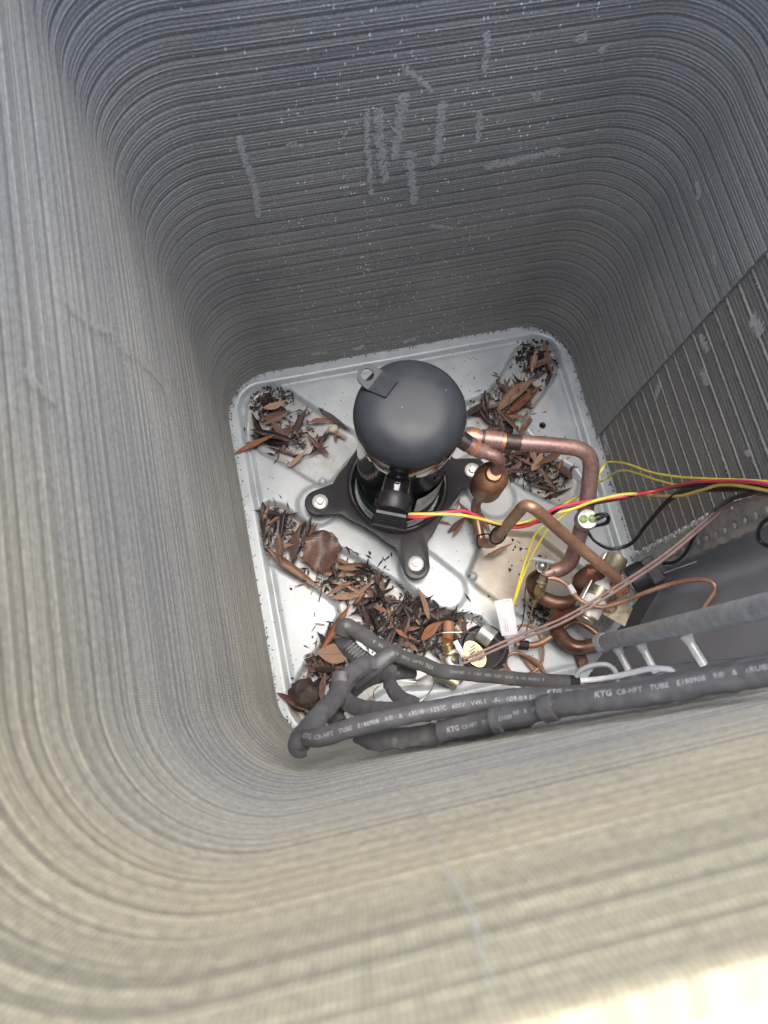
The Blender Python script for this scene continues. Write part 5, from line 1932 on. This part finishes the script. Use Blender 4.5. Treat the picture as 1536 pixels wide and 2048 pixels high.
ONE = "single dead leaves that stand out in the litter"
F = -.012
big = [
    ((-0.3248, 0.1820, 0.0020), (-0.2439, 0.2041, 0.0040), 'leaf_orange', "rust-red narrow leaf lying across the left rim of the pan", .8),
    ((-0.2197, 0.1927, -0.0040), (-0.1765, 0.2454, 0.0040), 'leaf_brown', "large brown leaf pointing up in the back left hollow", 1.2),
    ((-0.2580, 0.2548, 0.0020), (-0.2129, 0.2626, 0.0020), 'leaf_tan', "short tan leaf on the dirt clump in the back left hollow", 1.1),
    ((-0.1611, 0.2411, 0.0000), (-0.1113, 0.1871, -0.0060), 'leaf_dark', "dark curled leaf touching the left side of the compressor", .8),
    ((-0.1838, 0.2188, -0.0020), (-0.1374, 0.2124, -0.0020), 'leaf_orange', "rust-orange leaf beside the pale pebble", 1.1),
    ((-0.2366, 0.1377, -0.0020), (-0.1895, 0.1663, 0.0060), 'leaf_tan', "orange-tan leaf at the front edge of the back left hollow", 1.1),
    ((-0.1994, 0.1564, -0.0060), (-0.1539, 0.1664, -0.0060), 'leaf_brown', "slim grey-brown leaf lying apart at the right of the back left hollow", .7),
    ((-0.2883, 0.2233, -0.0020), (-0.1977, 0.1738, -0.0020), 'leaf_brown', "long brown leaf running level through the back left hollow", .8),
    ((0.1549, 0.1726, 0.0040), (0.2422, 0.2209, 0.0040), 'leaf_tan', "long spotted tan leaf in the back right channel", 1.2),
    ((0.2777, 0.2911, 0.0020), (0.2750, 0.2163, -0.0040), 'leaf_tan', "tan leaf standing along the back right corner of the pan", 1.1),
    ((0.1679, 0.1585, -0.0040), (0.2571, 0.2044, -0.0040), 'leaf_orange', "orange-brown leaf beneath the long spotted one", 1.1),
    ((0.1415, 0.2117, 0.0080), (0.1343, 0.1486, 0.0000), 'leaf_dark', "grey-black leaf standing upright in the back right channel", 1.1),
    ((0.1498, 0.1574, 0.0000), (0.2142, 0.1467, 0.0040), 'leaf_tan', "pale leaf lying level above the suction pipe", .9),
    ((0.1589, 0.1621, 0.0080), (0.1866, 0.1148, 0.0040), 'leaf_tan', "brown-tan leaf slanting down to the suction pipe", .9),
    ((0.1105, 0.1306, 0.0080), (0.1591, 0.1344, 0.0080), 'leaf_tan', "tan leaf tucked against the compressor above the pipe", 1.0),
    ((0.2038, 0.1417, 0.0020), (0.1835, 0.1083, 0.0020), 'leaf_tan', "short tan leaf ending at the suction pipe", 1.2),
    ((0.1414, 0.0531, 0.0080), (0.1859, 0.0434, 0.0040), 'leaf_brown', "brown leaf right of the muffler", 1.1),
    ((0.1880, 0.0426, 0.0020), (0.2187, 0.0763, 0.0060), 'leaf_tan', "tan leaf just below the suction pipe", 1.2),
    ((0.1668, 0.0176, 0.0080), (0.2177, 0.0356, 0.0020), 'leaf_dark', "black leaf crossing the right channel", .8),
    ((0.0146, -0.0337, 0.0000), (0.0570, -0.0122, 0.0100), 'leaf_tan', "tan leaf under the motor wires right of the compressor foot", 1.1),
    ((0.0209, -0.0436, 0.0020), (0.0476, -0.0199, 0.0120), 'leaf_tan', "second tan leaf under the motor wires, lower of the two", .9),
    ((0.0744, -0.0026, 0.0120), (0.0902, -0.0549, 0.0000), 'leaf_tan', "brown leaf hanging beside the copper loop", .9),
    ((0.0671, -0.0895, -0.0060), (0.1225, -0.0761, 0.0040), 'leaf_tan', "tan leaf lying under the cable tie", .9),
    ((-0.0261, -0.0823, -0.0020), (-0.0285, -0.1010, -0.0040), 'leaf_orange', "small orange leaf tip poking out behind the front foot", 1.4),
    ((-0.2960, 0.0014, -0.0040), (-0.2159, -0.0898, -0.0020), 'leaf_tan', "long tan leaf along the lower edge of the left channel", .75),
    ((-0.2624, -0.0260, 0.0000), (-0.2314, 0.0374, 0.0040), 'leaf_brown', "grey-brown leaf standing left of the round leaf", 1.3),
    ((-0.2845, 0.0861, 0.0000), (-0.2967, 0.0091, -0.0060), 'leaf_dark', "black-edged leaf standing at the far left end of the left channel", .8),
    ((-0.2143, -0.0543, -0.0020), (-0.1554, -0.0725, -0.0040), 'leaf_tan', "spotted pale tan leaf below the round leaf", 1.1),
    ((-0.2047, -0.1023, -0.0040), (-0.1431, -0.1089, 0.0000), 'leaf_tan', "pale pinkish leaf lying level by the tip of the triangle", 1.1),
    ((-0.2135, -0.0958, 0.0000), (-0.1573, -0.0815, 0.0000), 'leaf_tan', "pinkish tan leaf slanting under the spotted one", 1.0),
    ((-0.2399, -0.1883, 0.0000), (-0.1698, -0.1174, 0.0020), 'leaf_orange', "long orange-tan leaf running down the right side of the triangle", .7),
    ((-0.2438, -0.1947, 0.0100), (-0.1746, -0.1985, 0.0180), 'leaf_tan', "broad torn tan leaf left of the folded sleeve", 1.7),
    ((-0.0747, -0.2017, 0.0180), (-0.0318, -0.1796, 0.0220), 'leaf_orange', "orange spotted leaf on top of the wet heap", 1.6),
    ((-0.1114, -0.1773, 0.0180), (-0.0924, -0.1980, 0.0180), 'leaf_orange', "small orange leaf scrap in the wet heap above the sleeve", 1.8),
    ((-0.1372, -0.1327, 0.0140), (-0.1136, -0.1495, 0.0140), 'leaf_orange', "curled orange scrap at the top of the wet heap", 1.7),
    ((-0.3212, -0.2362, 0.0040), (-0.2719, -0.2773, -0.0020), 'leaf_brown', "rolled brown leaf lying over the front left rim", .9),
    ((-0.0032, -0.1771, -0.0020), (0.0084, -0.2043, -0.0020), 'leaf_orange', "small reddish leaf left of the black ring", 1.3),
    ((0.1197, -0.3037, 0.0020), (0.0850, -0.2572, 0.0020), 'leaf_tan', "broad tan leaf under the capillary coil", 2.2),
    ((-0.0503, -0.3151, 0.5600), (-0.0289, -0.3158, 0.5900), 'leaf_orange', "orange leaf caught under the sleeve cuff on the front wall", 1.4),
    ((-0.0277, -0.1874, 0.0080), (-0.0305, -0.2204, 0.0080), 'leaf_brown', "brown leaf beside the brass union", 1.6),
    ((-0.2541, -0.2650, 0.0080), (-0.2367, -0.2173, 0.0080), 'leaf_brown', "wet brown leaf behind the short sleeve tail", 1.2),
    ((-0.2656, -0.2150, 0.0020), (-0.2159, -0.2036, 0.0040), 'leaf_brown', "curled wet brown leaf above the round clod of dirt", 1.5),
]
for a, b, mk, lb, wd in big:
    leaf(a, b, mk, lb, None, wd)
# the round leaf with its long stalk
rl = thing("round_leaf", (-0.2057, -0.0203, -0.0120), "broad round reddish brown leaf with a long thin stalk, left of the front foot", "leaf")
mb = leaf_mesh(5, broad=True)
c_ = Vector((-0.2059, -0.0231, 0.0100))
xd = (Vector((-0.2141, -0.0557, 0.0060)) - Vector((-0.1982, 0.0114, 0.0120))).normalized()
yd = Vector((0, 0, 1)).cross(xd).normalized()
zd = xd.cross(yd)
L_ = .074
mb.v = [tuple(c_ + xd * (v[0] * L_) + yd * (v[1] * L_ * 1.05) + zd * (v[2] * L_ * .9 - .006)) for v in mb.v]
put("leaf_blade", mb, M['leaf_brown'], rl, angle=80)
mb = MB()
tube(mb, spline([(-0.2091, -0.0358, 0.0110), (-0.2127, -0.0625, 0.0080), (-0.2192, -0.0911, 0.0060), (-0.2262, -0.1045, 0.0020)], 6), .0009, 6)
put("leaf_stalk", mb, M['leaf_dark'], rl)


def pt_in(poly):
    xs, ys = [p[0] for p in poly], [p[1] for p in poly]
    while True:
        x, y = rng.uniform(min(xs), max(xs)), rng.uniform(min(ys), max(ys))
        ins = False
        for i in range(len(poly)):
            x1, y1 = poly[i][:2]
            x2, y2 = poly[(i + 1) % len(poly)][:2]
            if (y1 > y) != (y2 > y) and x < (x2 - x1) * (y - y1) / (y2 - y1) + x1:
                ins = not ins
        if ins:
            return x, y


CL = [
    ([(-0.2939, 0.2265, -0.0120), (-0.2312, 0.2455, -0.0120), (-0.1615, 0.2234, -0.0120), (-0.1212, 0.1934, -0.0120), (-0.1728, 0.1647, -0.0120), (-0.2226, 0.1411, -0.0120), (-0.2772, 0.1909, -0.0120)], 18, {'leaf_brown': 8, 'leaf_dark': 5, 'leaf_tan': 3}, (.035, .065), .010, "in the back left hollow", None),
    ([(-0.2618, 0.2817, -0.0120), (-0.2047, 0.2905, -0.0120), (-0.1921, 0.2576, -0.0120), (-0.2329, 0.2359, -0.0120), (-0.2675, 0.2479, -0.0120)], 8, {'leaf_dark': 5, 'leaf_brown': 3}, (.02, .035), .008, "on the back left dirt", None),
    ([(0.2172, 0.2578, -0.0120), (0.2560, 0.2924, -0.0120), (0.2907, 0.2749, -0.0120), (0.2739, 0.2152, -0.0120), (0.2171, 0.1854, -0.0120), (0.1638, 0.1657, -0.0120), (0.1068, 0.1472, -0.0120), (0.1118, 0.1863, -0.0120), (0.1577, 0.1974, -0.0120)], 26, {'leaf_brown': 9, 'leaf_dark': 9, 'leaf_tan': 5}, (.030, .065), .014, "in the back right channel", None),
    ([(0.1227, 0.1539, -0.0120), (0.2041, 0.1375, -0.0120), (0.2310, 0.0628, -0.0120), (0.2563, 0.0188, -0.0120), (0.2516, -0.0137, -0.0120), (0.1979, 0.0117, -0.0120), (0.1457, 0.0608, -0.0120), (0.1108, 0.1069, -0.0120)], 32, {'leaf_dark': 13, 'leaf_brown': 10, 'leaf_tan': 6}, (.030, .062), .016, "under the suction pipe", None),
    ([(-0.2890, 0.0793, -0.0120), (-0.2539, 0.0674, -0.0120), (-0.2185, 0.0187, -0.0120), (-0.2140, -0.0499, -0.0120), (-0.2543, -0.0325, -0.0120), (-0.2860, 0.0100, -0.0120)], 22, {'leaf_dark': 8, 'leaf_brown': 8, 'leaf_tan': 4}, (.030, .065), .014, "around the round leaf", None),
    ([(-0.1930, -0.0094, -0.0120), (-0.1450, -0.0555, -0.0120), (-0.1008, -0.0959, -0.0120), (-0.1239, -0.1217, -0.0120), (-0.1813, -0.1052, -0.0120), (-0.2089, -0.0687, -0.0120)], 30, {'leaf_dark': 9, 'leaf_brown': 8, 'leaf_tan': 12}, (.030, .065), .014, "below the round leaf", None),
    ([(-0.1555, -0.1063, -0.0120), (-0.0933, -0.1019, -0.0120), (-0.0496, -0.1418, -0.0120), (0.0020, -0.1831, -0.0120), (0.0003, -0.2255, -0.0120), (-0.0613, -0.2292, -0.0120), (-0.1224, -0.1951, -0.0120), (-0.1740, -0.1543, -0.0120)], 84, {'leaf_dark': 44, 'leaf_brown': 10, 'leaf_tan': 9}, (.028, .062), .026, "in the soaked heap", None),
    ([(-0.1764, -0.1236, -0.0120), (-0.1558, -0.1496, -0.0120), (-0.1905, -0.1931, -0.0120), (-0.2051, -0.2234, -0.0120), (-0.2532, -0.2541, -0.0120), (-0.2823, -0.2315, -0.0120), (-0.2395, -0.1827, -0.0120)], 26, {'leaf_brown': 10, 'leaf_dark': 8, 'leaf_tan': 6}, (.032, .062), .018, "left of the folded sleeve", None),
    ([(0.0001, -0.0233, -0.0080), (0.0409, -0.0226, -0.0080), (0.0844, 0.0056, -0.0080), (0.0561, 0.0208, -0.0080), (0.0193, 0.0004, -0.0080)], 7, {'leaf_tan': 4, 'leaf_brown': 3}, (.03, .045), .006, "below the muffler", None),
]
KIND = {'leaf_tan': "tan", 'leaf_brown': "brown", 'leaf_dark': "wet blackened", 'leaf_orange': "rust-orange"}
MARKS = [((-0.1525, -0.1296, -0.0120), "speckled stone"), ((-0.0849, -0.1036, -0.0120), "front foot"), ((-0.0348, -0.1537, -0.0120), "foot swage"), ((0.0043, -0.2094, -0.0120), "black ring"), ((-0.0286, -0.2194, -0.0120), "brass union"), ((-0.1105, -0.2187, -0.0120), "printed sleeve"), ((-0.1889, -0.1851, -0.0120), "sleeve fold"), ((-0.2756, -0.2492, -0.0120), "dirt clod"),
         ((-0.2410, -0.1907, -0.0120), "torn leaf"), ((-0.2005, -0.0968, -0.0120), "pinkish leaf"), ((-0.1281, -0.0590, -0.0120), "swage edge"), ((-0.2822, 0.0826, -0.0120), "pan rim"), ((-0.2331, 0.0354, -0.0120), "left foot"), ((-0.2574, -0.0496, -0.0120), "long tan leaf"), ((-0.1421, 0.1997, -0.0120), "pebble"), ((-0.2572, 0.2014, -0.0120), "red leaf"), ((-0.2114, 0.1532, -0.0120), "hollow edge"), ((-0.2420, 0.2627, -0.0120), "crumbs"),
         ((0.2449, 0.2481, -0.0120), "drain hole"), ((0.2804, 0.2558, -0.0120), "corner leaf"), ((0.2014, 0.1988, -0.0120), "spotted leaf"), ((0.1391, 0.1808, -0.0120), "upright leaf"), ((0.1449, 0.1295, -0.0120), "braze joint"), ((0.2029, 0.0979, -0.0120), "pipe run"), ((0.2195, 0.0554, -0.0120), "plateau edge"), ((0.2422, 0.0025, -0.0120), "pipe bend"), ((0.1546, 0.0590, -0.0120), "muffler"), ((0.0222, -0.0269, -0.0120), "mounting plate"), ((0.0656, 0.0012, -0.0120), "copper loop")]
IR, IU = Vector((.977, -.211)), Vector((.196, .947))
for poly, cnt, mix, (l0, l1), hz, where, bias in CL:
    bag = [k for k, q in mix.items() for _ in range(q)]
    for i in range(cnt):
        x, y = pt_in(poly)
        mk = rng.choice(bag)
        L = rng.uniform(l0, l1)
        a = rng.uniform(0, math.pi * 2)
        z0 = -.0145 + hz * (i / cnt) + rng.uniform(0, .004)
        dx, dy = math.cos(a) * L / 2, math.sin(a) * L / 2
        dz = rng.uniform(-.004, .004) + rng.choice((0, 0, 0, .007, -.007))
        wide = rng.uniform(.6, 1.2)
        ai = math.degrees(math.atan2(Vector((dx, dy)).dot(IU), Vector((dx, dy)).dot(IR))) % 180
        way = "lying level" if ai < 18 or ai > 162 else "slanting up right" if ai < 65 else "pointing up" if ai < 115 else "slanting up left"
        size = "long" if L > l0 + (l1 - l0) * .66 else "short" if L < l0 + (l1 - l0) * .33 else "middling"
        shape = " broad" if wide > 1.0 else " thin" if wide < .78 else ""
        near = min(MARKS, key=lambda q: (q[0][0] - x) ** 2 + (q[0][1] - y) ** 2)[1]
        lb = "%s%s %s leaf %s %s by %s" % (size, shape, KIND[mk], way, where, near)
        leaf((x - dx, y - dy, max(-.0155, z0 - dz) + .002), (x + dx, y + dy, max(-.0155, z0 + dz) + .002), mk, lb, "dead leaves " + where, wide, rng.uniform(-.5, .5))

# pebble, clods, crumbs
def lump(name, c, r, mat, label, cat, sq=(1, 1, .6), seed=0, rough=.2):
    bm = bmesh.new()
    bmesh.ops.create_icosphere(bm, subdivisions=3, radius=1)
    mb = MB()
    vs = []
    for v in bm.verts:
        q = v.co * (1 + rough * mnoise.noise(v.co * 2.2 + Vector((seed, 0, 0))) + rough * .4 * mnoise.noise(v.co * 6 + Vector((seed, 3, 0))))
        vs.append((c[0] + q.x * r * sq[0], c[1] + q.y * r * sq[1], c[2] + q.z * r * sq[2]))
    mb.add(vs, [[v.index for v in f.verts] for f in bm.faces])
    bm.free()
    return tag(put(name, mb, mat), label, cat)


lump("pebble", (-0.1424, 0.1973, -0.0060), .0098, M['shell'], "smooth cream pebble in the back left hollow beside the compressor", "pebble", (1, .85, .75), 1, .08)
lump("dirt_clod", (-0.2753, -0.2493, -0.0080), .027, M['dirt'], "round black clod of wet dirt in the front left corner", "clod", (1.1, .95, .5), 4, .3)
lump("stone", (-0.1527, -0.1303, -0.0060), .014, M['stone'], "dark speckled stone half buried in the wet leaf heap", "stone", (1, .9, .6), 6, .2)
lump("rusty_lump", (0.1823, -0.2891, 0.0040), .0115, M['rust'], "rusty brown elongated lump beside the grey panel foot", "rusty lump", (.8, 1.7, .7), 8, .25)
# black mastic blot with pale flakes near the front right
mb = MB()
bc_ = Vector((0.1592, -0.2807, -0.0125))
pts = []
for k in range(30):
    a = 2 * math.pi * k / 30
    rr = .017 * (1 + .35 * mnoise.noise(Vector((math.cos(a) * 2, math.sin(a) * 2, 5))) + .25 * mnoise.noise(Vector((math.cos(a) * 6, math.sin(a) * 6, 2))))
    pts.append((rr * math.cos(a) * 1.25, rr * math.sin(a)))
prism(mb, pts, None, bc_ + Vector((0, 0, -.004)), (1, 0, 0), (0, 1, 0), (0, 0, 1), .006)
bl = tag(put("mastic_blot", mb, M['soot'], smooth=False), "irregular black mastic blot on the pan by the sweeping copper pipe", "blot")
for k in range(9):
    mb = MB()
    a = rng.uniform(0, 6.28)
    rr = .016 * math.sqrt(rng.random())
    prism(mb, [(.0034 * math.cos(q) * rng.uniform(.6, 1.2), .0030 * math.sin(q) * rng.uniform(.6, 1.2)) for q in np.linspace(0, 6.28, 8)[:-1]], None, bc_ + Vector((rr * math.cos(a) * 1.2, rr * math.sin(a), .0018)), (1, 0, 0), (0, 1, 0), (0, 0, 1), .0012)
    put("pale_flake", mb, M['pan'], bl, smooth=False)


def crumbs(name, spots, mat, label, smin=.0008, smax=.003):
    mb = MB()
    for x, y, z in spots:
        s = smin + (smax - smin) * rng.random() ** 2.2
        vs = []
        for dx, dy, dz in ((1, .2, 0), (-.6, .9, 0), (-.5, -1, 0), (0, 0, 1), (.1, .1, -.6)):
            vs.append((x + dx * s * rng.uniform(.5, 1.3), y + dy * s * rng.uniform(.5, 1.3), z + dz * s * rng.uniform(.4, .9)))
        mb.add(vs, [(0, 1, 3), (1, 2, 3), (2, 0, 3), (1, 0, 4), (2, 1, 4), (0, 2, 4)])
    o = put(name, mb, mat, smooth=False, kind="stuff")
    o["label"] = label
    return o


def gauss_spots(c, sx, sy, n, z=-.0155, zr=.003):
    return [(rng.gauss(c[0], sx), rng.gauss(c[1], sy), z + rng.random() * zr) for _ in range(n)]


sp1 = []
for c, sx, sy, n, zz_ in (((-0.2501, 0.2693, -0.0120), .016, .018, 420, .006), ((-0.2252, 0.2794, -0.0120), .016, .010, 200, .005), ((0.2538, 0.2769, -0.0120), .018, .014, 420, .006), ((0.2576, 0.2445, -0.0120), .018, .014, 250, .004),
                          ((0.2207, 0.0261, -0.0120), .025, .02, 120, .002), ((0.1352, -0.1984, -0.0120), .012, .014, 260, .002), ((-0.2852, -0.2471, -0.0120), .02, .02, 260, .006), ((-0.0831, -0.1736, -0.0120), .06, .03, 500, .006),
                          ((0.2450, 0.0453, -0.0120), .02, .012, 70, .001), ((0.1157, -0.0876, -0.0120), .03, .02, 28, .001), ((-0.2841, 0.0460, -0.0120), .02, .03, 90, .003), ((-0.1670, -0.0775, -0.0120), .04, .02, 160, .004), ((-0.1921, 0.0639, -0.0120), .02, .02, 10, .0)):
    sp1 += gauss_spots(c, sx, sy, n, -.0155, .003 + zz_)
sh = []
for c, sx, sy, nn in (((-0.1653, -0.0690, -0.0120), .045, .018, 200), ((-0.0739, -0.1713, -0.0120), .05, .022, 520), ((-0.2247, -0.1942, -0.0120), .02, .03, 190), ((-0.2687, 0.0337, -0.0120), .02, .025, 150), ((-0.2203, 0.2037, -0.0120), .03, .02, 110), ((0.1780, 0.1831, -0.0120), .03, .025, 170), ((0.1927, 0.0609, -0.0120), .035, .02, 220)):
    for _ in range(nn):
        sh.append((rng.gauss(c[0], sx), rng.gauss(c[1], sy), -.0145 + rng.random() * .012))
for mk, part_ in (('leaf_dark', sh[0::3] + sh[1::3]), ('leaf_brown', sh[2::3])):
    mb = MB()
    for x, y, z in part_:
        a, L, wq = rng.uniform(0, 6.28), rng.uniform(.006, .022), rng.uniform(.0008, .0028)
        u = Vector((math.cos(a), math.sin(a), rng.uniform(-.25, .25)))
        v = Vector((-math.sin(a), math.cos(a), rng.uniform(-.5, .5)))
        c = Vector((x, y, z))
        mb.add([c - u * L * .5, c + v * wq, c + u * L * .5, c - v * wq * .8, c + v * wq * .4 + u * L * .2 + Vector((0, 0, .001))], [(0, 3, 4, 1), (3, 2, 4), (4, 2, 1)])
    o = put("leaf_shreds", mb, M[mk], smooth=False, kind="stuff")
    o["label"] = ("blackened" if mk == 'leaf_dark' else "brown") + " leaf shreds matted under the dead leaves"
crumbs("leaf_crumbs", sp1, M['dirt'], "dark crumbs of rotted leaf in the hollows of the pan", .0007, .0042)
sp2 = []
for i in range(700):
    k = rng.randrange(1, len(path) - 1)
    t = (path[min(k + 1, len(path) - 1)] - path[max(k - 1, 0)]).normalized()
    nin = Vector((-t.y, t.x))
    q = path[k].lerp(path[k + 1], rng.random()) + nin * (abs(rng.gauss(0, .0028)) + .0005)
    sp2.append((q.x, q.y, .0006))
for i in range(160):
    y = rng.uniform(-.13, .085)
    sp2.append((W2 + .002 - abs(rng.gauss(0, .002)), y, .0006))
for i in range(240):
    a = R(rng.choice((rng.uniform(5, 85), rng.uniform(95, 175))))
    r_ = RC - abs(rng.gauss(0, .003))
    sx = 1 if math.cos(a) > 0 else -1
    sp2.append((sx * (W2 - RC) + math.cos(a) * r_, (Y2 - RC) + math.sin(a) * r_, .0006))
crumbs("rim_grime", sp2, M['dirt'], "line of dark grime where the coil meets the pan rim", .0005, .0022)
